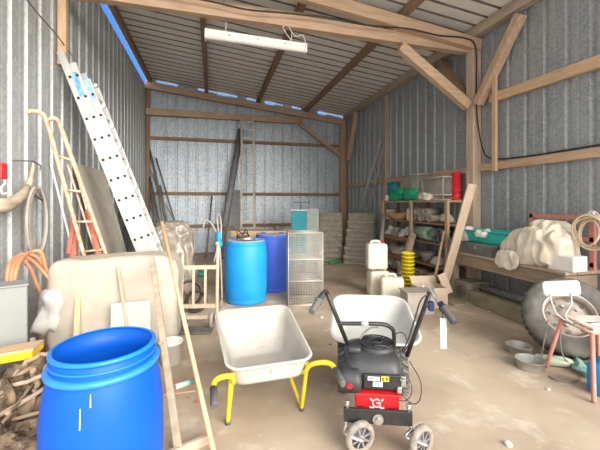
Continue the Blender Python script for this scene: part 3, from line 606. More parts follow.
# ------------------------------------------------------------------ sack truck in the middle
t = thing('sack_truck', 'old wooden sack truck standing behind the left wheelbarrow', 'sack truck', at(199, 4.35), -YAW+R(4))
M_oldw = wood('grey_cream_wood', (.60, .50, .38), (.46, .37, .27), 'z')
for s in (-1, 1):
    zt = 1.08 if s > 0 else .98
    MB().tube(cr([(s*.225, 0, .10), (s*.225, .02, .5), (s*.225, .07, zt-.08), (s*.225, .03, zt), ], 5), .022, 8).build('upright', M_oldw, t)
    MB().beam((s*.075, .012, .28), (s*.075, .042, .77), .03, .015, (0, 1, 0)).build('slat', M_oldw, t)
    w = MB().torus((s*.165, -.02, .105), .08, .027, (1, 0, 0)).build('wheel', mat('dusty_wheel', (.40, .34, .27), (.3, .25, .2), rough=.9), t)
    MB().cyl((s*.165-.02, -.02, .105), (s*.165+.02, -.02, .105), .06, n=16).build('hub', M_dark, w)
for z, y in ((.28, .01), (.77, .045)): MB().beam((-.235, y, z), (.235, y, z), .03, .05).build('cross_bar', M_oldw, t)
MB().beam((-.17, -.02, .15), (.17, -.02, .15), .05, .04).build('axle', M_oldw, t)
MB().box((0, -.12, .02), (.38, .22, .02)).build('toe_plate', M_dark, t)
# clear sheet over something, and junk in the back left corner
p = at(172, 5.9)
M_film = mat('dusty_plastic_sheet', (.22, .19, .155), (.36, .325, .28), rough=.3, scale=7, bump=.25, spec=.6)
m = MB(); m.blob((.74, .6, 1.24), .55, .05, 3.6, 21, 96, ridge=.3, fold=1.4, ani=(1, 1, .3)); m.v = [Matrix.Translation(p) @ v for v in m.v]
tag(m.build('plastic_sheet', M_film), 'crumpled dusty plastic sheet draped over a heap behind the draped load', 'sheet')
gl = thing('blue_glove', 'bright blue rag hanging on bent hose ends left of the azure barrel', 'rag', at(219, 5.15))
def LG(x, y, tt=5.15): return loc(gl, W(x, y, tt))
m = MB(); m.blob((.09, .07, .22), .7, .02, 14, 5, 20, flat=False); o_ = LG(219, 246); m.v = [v+o_ for v in m.v]; m.build('rag', M_azure, gl)
MB().tube(cr([LG(214, 262), LG(218, 240), LG(213, 226), LG(206, 220), LG(203, 228)], 5), .012, 7).tube(cr([LG(222, 300), LG(221, 268), LG(219, 235), LG(217, 218), LG(219, 214), LG(221, 222), LG(221, 240)], 5), .012, 7).tube([LG(222, 300), (0.02, 0, 0)], .012, 7).build('hose_end', mat('dull_hose', (.42, .40, .37), (.32, .3, .28)), gl)
pole('dark_gutter', at(219, 9.7)+Vector((0, 0, 0)), onY(241, 130, D-.16), .10, mat('gutter_grey', (.17, .175, .18), (.23, .23, .235), rough=.6), 'dark grey gutter length leaning on the back wall left of the narrow ladder', 'gutter', .10, n=6)
m = MB(); a = at(229, 9.9); b = onY(236, 190, D-.15); m.beam(a, b, .45, .03, (0, 1, 0)); tag(m.build('grey_sheet', mat('dull_grey_sheet', (.34, .35, .36), (.28, .29, .3))), 'dull grey sheet propped against the back wall behind the azure barrel', 'sheet')
sticks = [((176, 9.0), (148, 150), 'long dark stick slanting from the back left corner to the right', .035), ((162, 8.6), (147, 176), 'thin dark lath in the back left corner, leftmost', .03), ((168, 8.8), (151, 182), 'thin dark lath in the back left corner, next to the leftmost', .03), ((186, 9.6), (156, 158), 'grey rod leaning in the back left corner in front of the rail', .025), ((172, 9.4), (160, 186), 'short dark lath in the back left corner', .035), ((206, 9.8), (212, 196), 'dark upright stick leaning on the back wall left of the gutter', .025)]
for (fx, ft), (tx, ty), lab, r_ in sticks:
    a = at(fx, ft); b = onY(tx, ty, D-.10)
    if b.x < XL+.12: b.x = XL+.12
    if a.x < XL+.2: a.x = XL+.2
    pole('leaning_lath', a, b, r_, mat('dark_lath', (.20, .19, .17), (.13, .125, .115), rough=.9), lab, 'lath', group='laths in the back corner', n=6)
for k, (fx, ft, tx, ty) in enumerate(((172, 8.9, 146, 205), (158, 8.4, 150, 195), (166, 9.2, 154, 172), (180, 9.3, 147, 168), (190, 9.7, 166, 205), (163, 8.2, 146, 190))):
    a = at(fx, ft); b = onY(tx, ty, D-.12); a.x = max(a.x, XL+.2); b.x = max(b.x, XL+.12); n_ = (b-a)
    tag(MB().tube(cr([a, a+n_*.35+Vector((.05*(-1)**k, -.04, 0)), a+n_*.7+Vector((.03, -.03, .02)), b], 5), .017, 6).build('bent_rod', mat('bent_rod_grey', (.30, .29, .27), (.2, .19, .18), rough=.8)), 'bent grey rod among the clutter in the back left corner', 'rod', 'rods in the back corner')
for px, tt, R_, lab in ((196, 4.95, .15, 'black hose coil standing behind the middle sack truck'), (189, 5.15, .20, 'old bicycle tyre standing behind the middle sack truck')):
    m = MB(); c_ = at(px, tt)+Vector((0, 0, R_+.02))
    for k in range(2): m.torus(c_+Vector((.0, .04*k, 0)), R_-.02*k, .018, (.3, -1, .1))
    tag(m.build('hose_ring' if R_ < .18 else 'bicycle_tyre', M_cable if R_ < .18 else M_rubber), lab, 'hose' if R_ < .18 else 'tyre')
m = MB(); m.blob((.22, .2, .12), .8, .03, 8, 77, 24, ridge=1); m.v = [v+at(203, 7.4)+Vector((0, 0, .0)) for v in m.v]
tag(m.build('teal_rag', mat('teal_plastic_rag', (.05, .40, .36), (.04, .32, .3))), 'teal rag on the floor between plastic sheet and azure barrel', 'rag')
# narrow ladder at the back wall
a = at(248, 9.7); zt = onY(247, 119, D-.20).z
t = thing('narrow_ladder', 'narrow grey wooden ladder standing against the back wall', 'ladder', a)
bt = onY(247.5, 119, D-.38)-a
for s in (-1, 1): MB().beam((s*.195, 0, 0), (bt.x+s*.185, bt.y, bt.z), .06, .06, (0, 1, 0)).build('stile', mat('ladder_grey', (.58, .54, .46), (.46, .42, .35), rough=.8), t)
for k in range(15):
    f = (k+.7)/15; q = Vector((bt.x, bt.y, bt.z))*f; MB().cyl(q-Vector((.19, 0, 0)), q+Vector((.19, 0, 0)), .024, n=8).build('rung', mat('pale_rung', (.74, .74, .70), (.64, .64, .6)), t)
t = thing('wire_tangle', 'tangle of black wire lying on top of the azure barrel', 'wire', at(243, 5.55)+Vector((0, 0, 1.0)))
rs = random.Random(9)
for k in range(1):
    pts = [(.10*math.cos(i*1.1)+rs.uniform(-.03, .03), .09*math.sin(i*1.1)+rs.uniform(-.03, .03), .02+.05*abs(math.sin(i*.9))+.09*(i % 5 == 2)) for i in range(16)]
    MB().tube(cr(pts, 4), .009, 6).build('wire', M_cable, t)
MB().blob((.12, .10, .04), .8, .01, 9, 4, 16, c=(.06, -.03, 0)).build('scrap', mat('pale_blue_scrap', (.45, .55, .65), (.6, .65, .7)), t)
tk = at(262, 8.2); 
t = thing('cream_bench', 'low cream coloured wooden counter behind the two closed barrels', 'counter', tk, -YAW)
MB().box((.05, 0, .88), (1.5, .5, .14)).build('top', palewood('x'), t, bevel=.01)
for sx in (-1, 1):
    for sy in (-1, 1): MB().box((sx*.6, sy*.18, .405), (.07, .07, .81)).build('leg', greywood('z'), t)
for px, tt, rr_, lab in ((277, 8.2, .07, 'small dark pot on the cream counter behind the barrels'), (229, 8.1, .14, 'coiled dark cable lying on the left end of the cream counter')):
    m = MB(); q = at(px, tt)+Vector((0, 0, .95))
    if rr_ < .1: m.lathe([(0, 0), (.05, 0), (.07, .1), (.06, .1), (0, .02)], 16, Matrix.Translation(q)); tag(m.build('small_pot', M_dark), lab, 'pot')
    else:
        for k in range(3): m.torus(q+Vector((0, 0, .02+k*.03)), .13-.01*k, .016)
        tag(m.build('cable_coil', mat('brown_cable', (.22, .16, .11), (.16, .12, .09))), lab, 'cable')

# wire cage
def wire_panel(m, o, u, v, nu, nv, r=.0022):
    o, u, v = Vector(o), Vector(u), Vector(v)
    for i in range(nu+1): m.cyl(o+u*i/nu, o+u*i/nu+v, r, n=3)
    for j in range(nv+1): m.cyl(o+v*j/nv, o+v*j/nv+u, r, n=3)
M_wire = mat('galvanised_wire', (.66, .65, .61), (.55, .54, .50), rough=.5, metal=.3)
def cage(name, label, cat, pos, rz, sx, sy, sz, shelves=(), cell=.028, group=None, rails=.008, r=.0022):
    t = thing(name, label, cat, pos, rz, group)
    fr = MB()
    for x in (-sx/2, sx/2):
        for y in (-sy/2, sy/2): fr.cyl((x, y, 0), (x, y, sz), rails, n=6)
    for z in (0.008, sz, *shelves):
        for y in (-sy/2, sy/2): fr.cyl((-sx/2, y, z), (sx/2, y, z), rails, n=6)
        for x in (-sx/2, sx/2): fr.cyl((x, -sy/2, z), (x, sy/2, z), rails, n=6)
    fr.build('frame', M_wire, t)
    nx, ny, nz = int(sx/cell), int(sy/cell), int(sz/cell)
    for o, u, v, a, b in (((-sx/2, -sy/2, 0), (sx, 0, 0), (0, 0, sz), nx, nz), ((-sx/2, sy/2, 0), (sx, 0, 0), (0, 0, sz), nx, nz), ((-sx/2, -sy/2, 0), (0, sy, 0), (0, 0, sz), ny, nz), ((sx/2, -sy/2, 0), (0, sy, 0), (0, 0, sz), ny, nz), ((-sx/2, -sy/2, sz), (sx, 0, 0), (0, sy, 0), nx, ny)):
        m = MB(); wire_panel(m, o, u, v, a, b, r); m.build('mesh_panel', M_wire, t)
    for z in shelves: m = MB(); wire_panel(m, (-sx/2, -sy/2, z), (sx, 0, 0), (0, sy, 0), nx, ny, r); m.build('mesh_shelf', M_wire, t)
    return t
cage('wire_cage', 'tall grey wire mesh cage standing right of the violet-blue barrel', 'cage', at(304, 5.55), -YAW+R(6), .54, .48, 1.13, (.38, .72), .026, rails=.007, r=.0036)

# teal cabinet, pale board, corrugated sheets
t = thing('teal_cabinet', 'teal blue cabinet by the back wall behind the wire cage', 'cabinet', at(299, 8.8), -YAW)
MB().box((0, .15, .70), (.40, .36, 1.40)).build('body', mat('teal_paint', (.02, .30, .38), (.03, .34, .42), rough=.5), t, bevel=.008)
MB().box((0, -.035, .70), (.37, .02, 1.34)).build('door', mat('teal_paint_door', (.02, .33, .41), (.03, .36, .44), rough=.5), t, bevel=.004)
MB().box((0, .15, 1.415), (.42, .38, .03)).build('top', M_whitepl, t)
MB().tube([(.05, .2, 1.42), (.05, .2, 1.62), (.30, .2, 1.62)], .012, 6).tube([(-.14, .2, 1.62), (.3, .2, 1.62)], .010, 6).build('bracket', mat('teal_bracket', (.05, .2, .3)), t)
t = thing('foam_slab', 'pale greenish slab standing right of the teal cabinet', 'slab', at(313, 9.1), -YAW)
MB().beam((0, .0, 0), (0, .25, 1.44), .34, .14, (0, 1, 0)).build('slab', mat('pale_green_foam', (.50, .56, .52), (.43, .49, .45), rough=.9), t, bevel=.01)
def corr_stack(name, label, pos, rz, width, height, n, pitch, lean, amp, drop=.0):
    t = thing(name, label, 'roofing sheets', pos, rz)
    for k in range(n):
        m = MB(); rows = int(height/pitch*10); sh = random.uniform(-.03, .03)
        def P(j, x, d):
            z = height*j/rows; y = amp*math.sin(2*math.pi*z/pitch)+d
            return Vector((x+sh, y+k*.045-.0*z, z-k*drop))
        Mx = Matrix.Rotation(-lean, 4, 'X')
        front = [Mx @ P(j, -width/2, 0) for j in range(rows+1)]; fr2 = [Mx @ P(j, width/2, 0) for j in range(rows+1)]
        bk = [Mx @ P(j, width/2, .02) for j in range(rows+1)]; bk2 = [Mx @ P(j, -width/2, .02) for j in range(rows+1)]
        m.loft([front, fr2, bk, bk2, front], closed=False, smooth=False)
        if not drop: 
            lo_ = min(v.z for v in m.v); m.v = [v-Vector((0, 0, lo_)) for v in m.v]
        m.build('corrugated_sheet', M_cement, t)
    return t
corr_stack('sheet_stack', 'stack of corrugated cement sheets leaning by the corner post, left stack', at(331, 9.3), -YAW-R(4), .62, 1.36, 5, .15, R(14), .032)
corr_stack('sheet_stack', 'stack of coarse corrugated cement sheets leaning by the right wall, right stack', at(357, 8.7), -YAW-R(22), .72, 1.42, 6, .25, R(26), .075)
t = thing('green_rake', 'green garden tool lying flat on the floor beside the corrugated sheets', 'tool', at(334, 9.0)+Vector((0, 0, 0)), R(20))
MB().cyl((-.9, 0, .03), (-.2, 0, .03), .015, n=8).build('handle', mat('yellow_handle', (.6, .55, .1), (.5, .45, .1)), t)
MB().blob((.42, .25, .08), .7, .02, 6, 3, 20).build('head', mat('green_plastic', (.06, .36, .12), (.05, .3, .1)), t)

# white stick ladder on the right wall by the slim post
t = thing('white_pole_ladder', 'slim white ladder end leaning against the slim post at the right wall', 'ladder', Vector((XR-.45, 8.6, 0)))
a0 = onX(380, 141, XR-.18); a1 = onX(362, 205, XR-.30)
q0, q1 = loc(t, a0), loc(t, a1)
k = q1.z/(q0.z-q1.z); q2 = q1+(q1-q0)*k
MB().beam(q2, q0, .055, .05, (1, 0, 0)).build('stile', M_alu, t)
s0 = loc(t, onX(383.5, 146, XR-.15)); s1 = Vector((q2.x+.2, q2.y-.35, 0))
MB().beam(s1, s0, .02, .03, (1, 0, 0)).build('stile', greywood('z'), t)
for f in (.62, .69, .3, .45): MB().cyl(q2.lerp(q0, f), s1.lerp(s0, f), .016, n=8).build('rung', M_alu, t)

# ------------------------------------------------------------------ jerrycans, yellow pots, carton
def jerry(name, label, pos, rz, w, d, h, m_, capm=None, group='jerrycans behind the motor barrow'):
    t = thing(name, label, 'jerrycan', pos, rz, group)
    def rc(z, k, r): return [Vector((p.x, p.y, z)) for p in rrect(-d/2*k, d/2*k, w/2*k, w/2*k, r, 0, 0, 5)]
    MB().loft([rc(0, .92, .04), rc(.02, 1, .05), rc(h*.3, 1, .05), rc(h*.32, .985, .05), rc(h*.36, .985, .05), rc(h*.38, 1, .05), rc(h*.80, 1, .05), rc(h*.90, .93, .05), rc(h*.93, .7, .05)], cap0=True, cap1=True).build('body', m_, t)
    MB().tube(cr([(-w*.28, 0, h*.88), (-w*.25, 0, h*.98), (0, 0, h), (w*.12, 0, h*.985), (w*.16, 0, h*.90)], 4), .022, 8).build('handle', m_, t)
    MB().cyl((w*.30, 0, h*.88), (w*.30, 0, h*.99), .032, n=16).build('cap', capm or m_, t)
    return t
M_jer = mat('cloudy_white_plastic', (.74, .70, .60), (.66, .61, .50), rough=.5, scale=3)
M_jer2 = mat('milky_plastic', (.78, .74, .67), (.70, .66, .58), rough=.5, scale=3)
jb = at(378, 5.9)
jerry('jerrycan', 'cream jerrycan standing under another one, left of the pair on the floor', jb, -YAW+R(8), .34, .27, .47, M_jer)
jerry('jerrycan', 'milky white jerrycan with red cap stacked on top of another', jb+Vector((-.03, 0, .472)), -YAW, .345, .26, .47, M_jer2, M_red)
jerry('jerrycan', 'cream jerrycan with dark spout standing right of the stacked pair', at(392, 5.5), -YAW-R(10), .36, .26, .45, M_jer, M_blackpl)
yp = MB(); prof = [(0, 0), (.085, 0)]
proto = None
pot_bm = [(0, 0), (.088, 0), (.098, .052), (.112, .056), (.115, .066), (.115, .078), (.105, .08), (.095, .05), (.082, .01), (0, .01)]
base = at(408, 6.0)
for k in range(11):
    if k == 0:
        proto = MB().lathe(pot_bm, 28).build('yellow_pot', mat('yellow_plastic', (.78, .66, .02), (.72, .58, .02), rough=.4), origin=(0, 0, 0))
        tag(proto, 'yellow plastic pot in the tall nested stack between jerrycans and shelving', 'pot', 'nested yellow pots'); o = proto
    else: o = proto.copy(); C.objects.link(o)
    o.location = base+Vector((0, 0, .065*k))
t = thing('cardboard_box', 'open tan cardboard box on the floor in front of the shelving', 'box', at(429, 5.35), -YAW+R(6))
M_card = mat('cardboard', (.62, .51, .40), (.55, .45, .35), rough=.9, scale=3)
w_, d_, h_ = .42, .34, .30
for c_, s_, n_ in (((0, -d_/2, h_/2), (w_, .01, h_), 'side_panel'), ((0, d_/2, h_/2), (w_, .01, h_), 'side_panel'), ((-w_/2, 0, h_/2), (.01, d_, h_), 'side_panel'), ((w_/2, 0, h_/2), (.01, d_, h_), 'side_panel'), ((0, 0, .01), (w_, d_, .01), 'bottom_panel')): MB().box(c_, s_).build(n_, M_card, t)
MB().beam((0, d_/2, h_), (0, d_/2+.08, h_+.10), w_, .008, (0, 1, 0)).build('flap', M_card, t); MB().beam((w_/2, 0, h_), (w_/2+.12, 0, h_+.05), d_, .008, (0, 1, 0)).build('flap', M_card, t)
t = thing('grey_crate', 'low grey box on the floor behind the right barrow handle', 'box', at(417, 5.0), -YAW+R(4))
MB().box((0, 0, .15), (.40, .30, .30)).build('body', mat('grey_box_plastic', (.42, .39, .34), (.36, .33, .29)), t, bevel=.01); MB().box((0, 0, .31), (.43, .33, .02)).build('lid', mat('grey_box_plastic', (.42, .39, .34)), t, bevel=.005)

# ------------------------------------------------------------------ shelving on the right wall
SX0, SX1 = XR-.50, XR-.06
Y0, Y1 = 7.62, 5.24
ym = onX(412, 220, SX0).y
t = thing('wooden_shelving', 'rough wooden shelving full of clutter along the right wall', 'shelving', Vector((SX0, (Y0+Y1)/2, 0)))
o_ = t.location
def B(c, s, n, m_): MB().box(Vector(c)-o_, s).build(n, m_, t, bevel=.004)
ZS = (.08, .38, .82, 1.20, 1.63)
for z in ZS: B(((SX0+SX1)/2, (Y0+Y1)/2, z), (SX1-SX0, Y0-Y1, .035), 'shelf_board', oldtimber('y') if z < 1.6 else timber('y'))
M_redw = wood('red_brown_wood', (.42, .20, .13), (.32, .15, .10), 'y')
for z in (.82, .38): B((SX0-.012, (Y0+ym)/2, z-.02), (.02, Y0-ym, .10), 'edge_board', M_redw)
for y in (Y0, ym, Y1):
    B((SX0-.02, y, .83), (.05, .07, 1.66), 'upright', timber('z'))
    B((SX1-.03, y, .83), (.05, .06, 1.66), 'upright', oldtimber('z'))
def shelf_pt(px, zi, dx=.2): 
    r = ray(px, HY); X = SX0+dx; k = X/r.x; return Vector((X, min(max(r.y*k, Y1+.16), Y0-.16), ZS[zi]+.019))
def lump(name, px, zi, size, m_, lab, cat, dx=.22, seed=1, e=.6, amp=.04, ridge=.8, f=6, rz=0, dz=0, group=None):
    p = shelf_pt(px, zi, dx)+Vector((0, 0, dz)); m = MB(); m.blob(size, e, amp, f, seed, 36, ridge=ridge)
    lo_ = min(v.z for v in m.v)
    q = Matrix.Translation(p) @ Matrix.Rotation(rz, 4, 'Z'); m.v = [q @ (v-Vector((0, 0, lo_))) for v in m.v]
    return tag(m.build(name, m_), lab, cat, group)
M_teal = mat('teal_bag', (.01, .22, .30), (.02, .30, .38), rough=.5); M_green = mat('green_bag', (.01, .42, .20), (.02, .34, .16), rough=.45, bump=.2); M_redbag = mat('red_bag', (.62, .07, .06), (.54, .06, .05), rough=.45)
lump('plastic_bag', 393, 4, (.30, .40, .42), M_teal, 'dark teal plastic bag at the far end of the top shelf', 'bag', .25, 2)
lump('plastic_bag', 398, 4, (.24, .50, .24), M_green, 'bright green plastic bag at the front of the top shelf, left one', 'bag', .07, 5)
lump('plastic_bag', 412, 4, (.26, .55, .24), mat('green_bag_light', (.02, .46, .24), (.02, .36, .18), rough=.45), 'green plastic bag spilling along the top shelf beside the wire traps', 'bag', .10, 9)
lump('plastic_bag', 404, 4, (.30, .42, .44), M_redbag, 'red plastic bag between the green bags and the wire traps', 'bag', .34, 7)
lump('paper_bag', 386, 4, (.16, .16, .16), M_whitepl, 'small crumpled white bag at the far front end of the top shelf', 'bag', .06, 3)
pA = shelf_pt(423, 4, .30); pB = shelf_pt(441, 4, .24)
M_wire2 = M_wire
cage('wire_trap', 'grey wire mesh trap at the back of the top shelf', 'cage', pA+Vector((-.02, .22, .006)), R(84), .80, .34, .56, (), .026, 'wire traps on the top shelf', .007, .0042)
cage('wire_trap', 'white framed wire mesh trap on the top shelf beside the red tube', 'cage', pB+Vector((.0, .02, .006)), R(86), .72, .36, .44, (.1,), .026, 'wire traps on the top shelf', .010, .0042)
lump('old_rags', 427, 4, (.24, .34, .16), M_board, 'dusty grey rags in front of the wire traps', 'rags', .03, 12, ridge=1.2)
t = thing('red_tube', 'bright red plastic tube standing at the near end of the top shelf', 'tube', shelf_pt(461, 4, .30))
MB().lathe([(0, 0), (.11, 0), (.11, .02), (.085, .03), (.083, .16), (.098, .165), (.098, .20), (.083, .205), (.083, .52), (.07, .52), (.07, .06), (0, .05)], 28).build('body', mat('bright_red_plastic', (.72, .03, .05), (.65, .03, .04), rough=.4), t)
# second shelf
o = MB().box(shelf_pt(388, 3, .10)+Vector((0, 0, .11)), (.14, .16, .22)).build('white_box', M_white, bevel=.006); tag(o, 'small white box at the far end of the second shelf', 'box')
lump('burlap_sack', 397, 3, (.30, .62, .16), mat('burlap', (.58, .36, .14), (.46, .28, .12), rough=1, bump=.3), 'orange-brown burlap sack lying on the second shelf', 'sack', .12, 14, rz=0)
o = MB().box(shelf_pt(409, 3, .06)+Vector((0, 0, .13)), (.08, .10, .26)).build('pale_jar', M_whitepl, bevel=.02); tag(o, 'narrow pale container at the right end of the burlap sack', 'container')
def pipe(c, d, L_, r, name, m_, lab, group):
    d = Vector(d).normalized(); q = Matrix.Translation(c) @ Vector((0, 0, 1)).rotation_difference(d).to_matrix().to_4x4()
    m = MB(); m.lathe([(r*.72, -L_/2+.05), (r*.72, -L_/2), (r, -L_/2), (r, L_/2), (r*.72, L_/2), (r*.72, -L_/2+.05)], 20, q)
    return tag(m.build(name, m_), lab, 'pipe', group)
M_clay = mat('grey_clay', (.42, .38, .33), (.33, .30, .26), rough=.9, dirt=((.25, .22, .18), 7, .55, .5)); 
for i, (px, k) in enumerate(((419, 0), (427, 0), (436, 0), (423, 1), (432, 1))):
    p = shelf_pt(px, 3, .22)+Vector((0, 0, .075+k*.125)); pipe(p, (-1, -.25, 0), .40, .073, 'clay_pipe', M_clay, 'grey clay pipe end in the pile on the second shelf', 'clay pipes on the second shelf')
lump('pale_ball', 450, 3, (.20, .24, .18), mat('pale_bundle', (.62, .54, .42), (.5, .42, .32)), 'pale round bundle at the near end of the second shelf', 'bundle', .10, 4, e=.9, ridge=.3)
# third shelf
for px, sd, lab in ((388, 1, 'crumpled white packet, far end of the third shelf'), (396, 2, 'grey crumpled packet in the middle of the third shelf packets'), (404, 3, 'crumpled whitish packet nearest the middle upright, third shelf')):
    lump('crumpled_packet', px, 2, (.20, .24, .17), M_white if sd != 2 else M_clay, lab, 'packet', .12, sd*5, ridge=1.4, group='packets on the third shelf')
pc = shelf_pt(424, 2, .16)+Vector((0, 0, .15))
t = thing('net_roll', 'pale green roll of netting on the third shelf', 'roll', pc)
d = Vector((-.25, -1, 0)).normalized(); q = Vector((0, 0, 1)).rotation_difference(d).to_matrix().to_4x4()
MB().lathe([(0, -.36), (.13, -.36), (.148, -.3), (.148, .3), (.13, .36), (.06, .36), (.05, .30), (0, .30)], 24, q).build('roll', mat('net_green', (.22, .36, .25), (.34, .46, .34), rough=.7, scale=20, stretch=(1, .2, 1)), t)
for i, (px, dz) in enumerate(((441, 0), (446, 0), (444, .14))):
    pipe(shelf_pt(px, 2, .18)+Vector((0, 0, .075+dz)), (-1, -.3, 0), .36, .07, 'dark_pipe', M_dark, 'dark hollow pipe end at the near end of the third shelf', 'dark pipes on the third shelf')
# fourth shelf and below
for i, (px, s_, lab) in enumerate(((389, (.26, .3, .2), 'grey dusty lump, far end of the fourth shelf'), (399, (.26, .34, .16), 'brownish dusty sack beside the far lump, fourth shelf'), (414, (.24, .28, .18), 'grey dusty lump right of the middle upright, fourth shelf'), (440, (.22, .26, .18), 'grey lump by the near upright, fourth shelf'))):
    lump('dusty_bundle', px, 1, s_, M_clay if i % 2 == 0 else M_board, lab, 'bundle', .16, 30+i, group='bundles on the fourth shelf')
p = shelf_pt(428, 1, .16)
tag(MB().lathe([(0, 0), (.10, 0), (.15, .16), (.165, .20), (.15, .20), (.13, .16), (.09, .02), (0, .02)], 28, Matrix.Translation(p)).build('grey_pot', mat('grey_pot', (.45, .43, .40), (.36, .34, .31))), 'wide grey flower pot on the fourth shelf', 'pot')
for i, px in enumerate((418, 424, 434, 441)):
    pipe(shelf_pt(px, 0, .12)+Vector((0, 0, .07)), (-1, -.2, 0), .34, .065, 'short_log', greywood('y'), 'dull short log end on the bottom shelf', 'logs on the bottom shelf')
for px in (388, 398, 406): lump('floor_sack', px, 0, (.3, .34, .2), M_board if px != 398 else M_cement, {388: 'dusty grey sack at the far end of the bottom shelf', 398: 'grey cement sack in the middle of the bottom shelf, far half', 406: 'dusty sack beside the middle upright on the bottom shelf'}[px], 'sack', .16, px)
# leaning timbers in front
def lean(name, a, b, w_, h_, m_, lab, cat='plank'): plank(name, a, b, w_, h_, m_, lab, cat, up=(0, 1, 0))
a = G(440, 300); b = W(472, 184, 5.05)
lean('wide_plank', a, b, .15, .03, palewood('z') if False else wood('plank_tan', (.60, .49, .38), (.50, .39, .29), 'z'), 'wide tan plank leaning against the tall timber post')
a = at(431, 5.7); b = onX(444, 231, SX0-.07); lean('thin_stick', a, b, .035, .03, palewood('z'), 'thin tan stick leaning on the shelving, left of the wide plank', 'stick')
a = at(397, 6.5); b = onX(413, 234, SX0-.07); lean('round_log', a, b, .11, .10, wood('log_wood', (.50, .40, .29), (.38, .30, .21), 'z'), 'thick pale log leaning against the middle of the shelving', 'log')
pole('grey_pole', at(377, 7.0), onX(384, 214, SX0-.12), .05, M_clay, 'grey pole leaning on the far end of the shelving behind the jerrycans', 'pole', n=6)

# ------------------------------------------------------------------ workbench and its load
BX0, BX1, BY0, BY1, BZ = 3.93, XR-.10, 3.02, 5.02, .80
t = thing('workbench', 'long rough wooden workbench along the right wall', 'workbench', Vector(((BX0+BX1)/2, (BY0+BY1)/2, 0)))
o_ = t.location.copy()
def B(c, s, n, m_, bv=.006): MB().box(Vector(c)-o_, s).build(n, m_, t, bevel=bv)
M_bench = wood('bench_wood', (.47, .38, .29), (.36, .28, .21), 'y'); M_apron = wood('apron_wood', (.36, .28, .21), (.26, .20, .15), 'y')
for i in range(3): B((BX0+(BX1-BX0)*(i+.5)/3, (BY0+BY1)/2, BZ-.02), ((BX1-BX0)/3-.008, BY1-BY0, .04), 'top_plank', M_bench)
B((BX0+.045, (BY0+BY1)/2, BZ-.13), (.035, BY1-BY0-.1, .17), 'apron', M_apron)
B(((BX0+BX1)/2, BY0+.05, BZ-.14), (BX1-BX0-.06, .04, .17), 'apron', wood('apron_wood', (.42, .34, .26), (.3, .24, .18), 'x'))
for y in (BY0+.12, BY1-.06):
    for x in (BX0+.08, BX1-.06): B((x, y, (BZ-.04)/2), (.10, .10, BZ-.04), 'leg', greywood('z'))
# on the bench
def onB(px, x=None, y=None):
    r = ray(px, HY); k = (x/r.x) if x else (y/r.y); return Vector((r.x*k, r.y*k, BZ))
t = thing('dark_case', 'long flat dark grey case on the left end of the workbench', 'case', onB(481, x=4.20), R(-2))
M_case = mat('charcoal_case', (.12, .125, .13), (.18, .18, .18), rough=.6)
MB().box((0, 0, .075), (.52, .98, .15)).build('body', M_case, t, bevel=.012); MB().box((0, 0, .16), (.53, .99, .024)).build('lid', mat('case_lid', (.17, .175, .18), (.22, .22, .22), rough=.6), t, bevel=.008)
for y in (-.2, .25): MB().box((-.265, y, .12), (.01, .06, .05)).build('latch', M_chrome, t)
t = thing('turquoise_basin', 'turquoise plastic basin on the dark case at the bench', 'basin', onB(492, x=4.22)+Vector((0, 0, .173)), R(4))
M_turq = mat('turquoise_plastic', (.03, .52, .48), (.04, .46, .43), rough=.4)
tray_mesh((-.42, .42, .22, .22, .10, .20, .20), (-.34, .34, .16, .16, .08, .006, .006), .02).build('basin', M_turq, t, solid=.006)
m = MB().blob((.16, .22, .12), .6, .03, 8, 6, 28, ridge=1.2); q = Matrix.Translation(onB(484, x=4.03)+Vector((-.02, 0, .28))); m.v = [q @ v for v in m.v]
tag(m.build('white_cloth', M_white), 'white cloth hanging over the rim of the turquoise basin', 'cloth')
m = MB().blob((.14, .24, .22), .6, .035, 8, 16, 28, ridge=1.2); q = Matrix.Translation(onB(465, x=4.06)+Vector((0, 0, .173))); m.v = [q @ v for v in m.v]
tag(m.build('white_bag', mat('pinkish_white_bag', (.80, .76, .75), (.7, .62, .6))), 'crumpled white bag beside the turquoise basin', 'bag')
ch = onB(541, x=4.20)
t = thing('cloth_heap', 'big crumpled cream dust sheet heaped on the workbench', 'cloth', ch)
MB().blob((.56, .84, .50), .72, .045, 3.2, 31, 112, ridge=.3, fold=1.3, ani=(.6, 1.3, .5), flat=True).build('dust_sheet', M_cloth, t)
MB().blob((.30, .36, .34), .8, .03, 4, 35, 64, fold=1.2, ani=(1, 1, .4), c=(-.10, .26, 0)).build('fold', M_cloth, t)
MB().blob((.34, .42, .54), .85, .035, 4, 38, 64, fold=1.2, ani=(.5, 1.2, .6), c=(.02, -.10, .03)).build('fold', M_cloth, t)
MB().blob((.07, .36, .26), .7, .015, 6, 41, 48, fold=1.2, ani=(1, 1, .3), c=(-.305, .24, -.10), flat=False).build('hanging_hem', M_cloth, t)
t = thing('foam_box', 'white polystyrene box at the right end of the cloth heap', 'box', onB(567, x=4.10), R(4))
MB().box((0, .0, .09), (.24, .30, .18)).build('body', mat('polystyrene', (.82, .80, .77), (.76, .74, .70), rough=.8), t, bevel=.012)
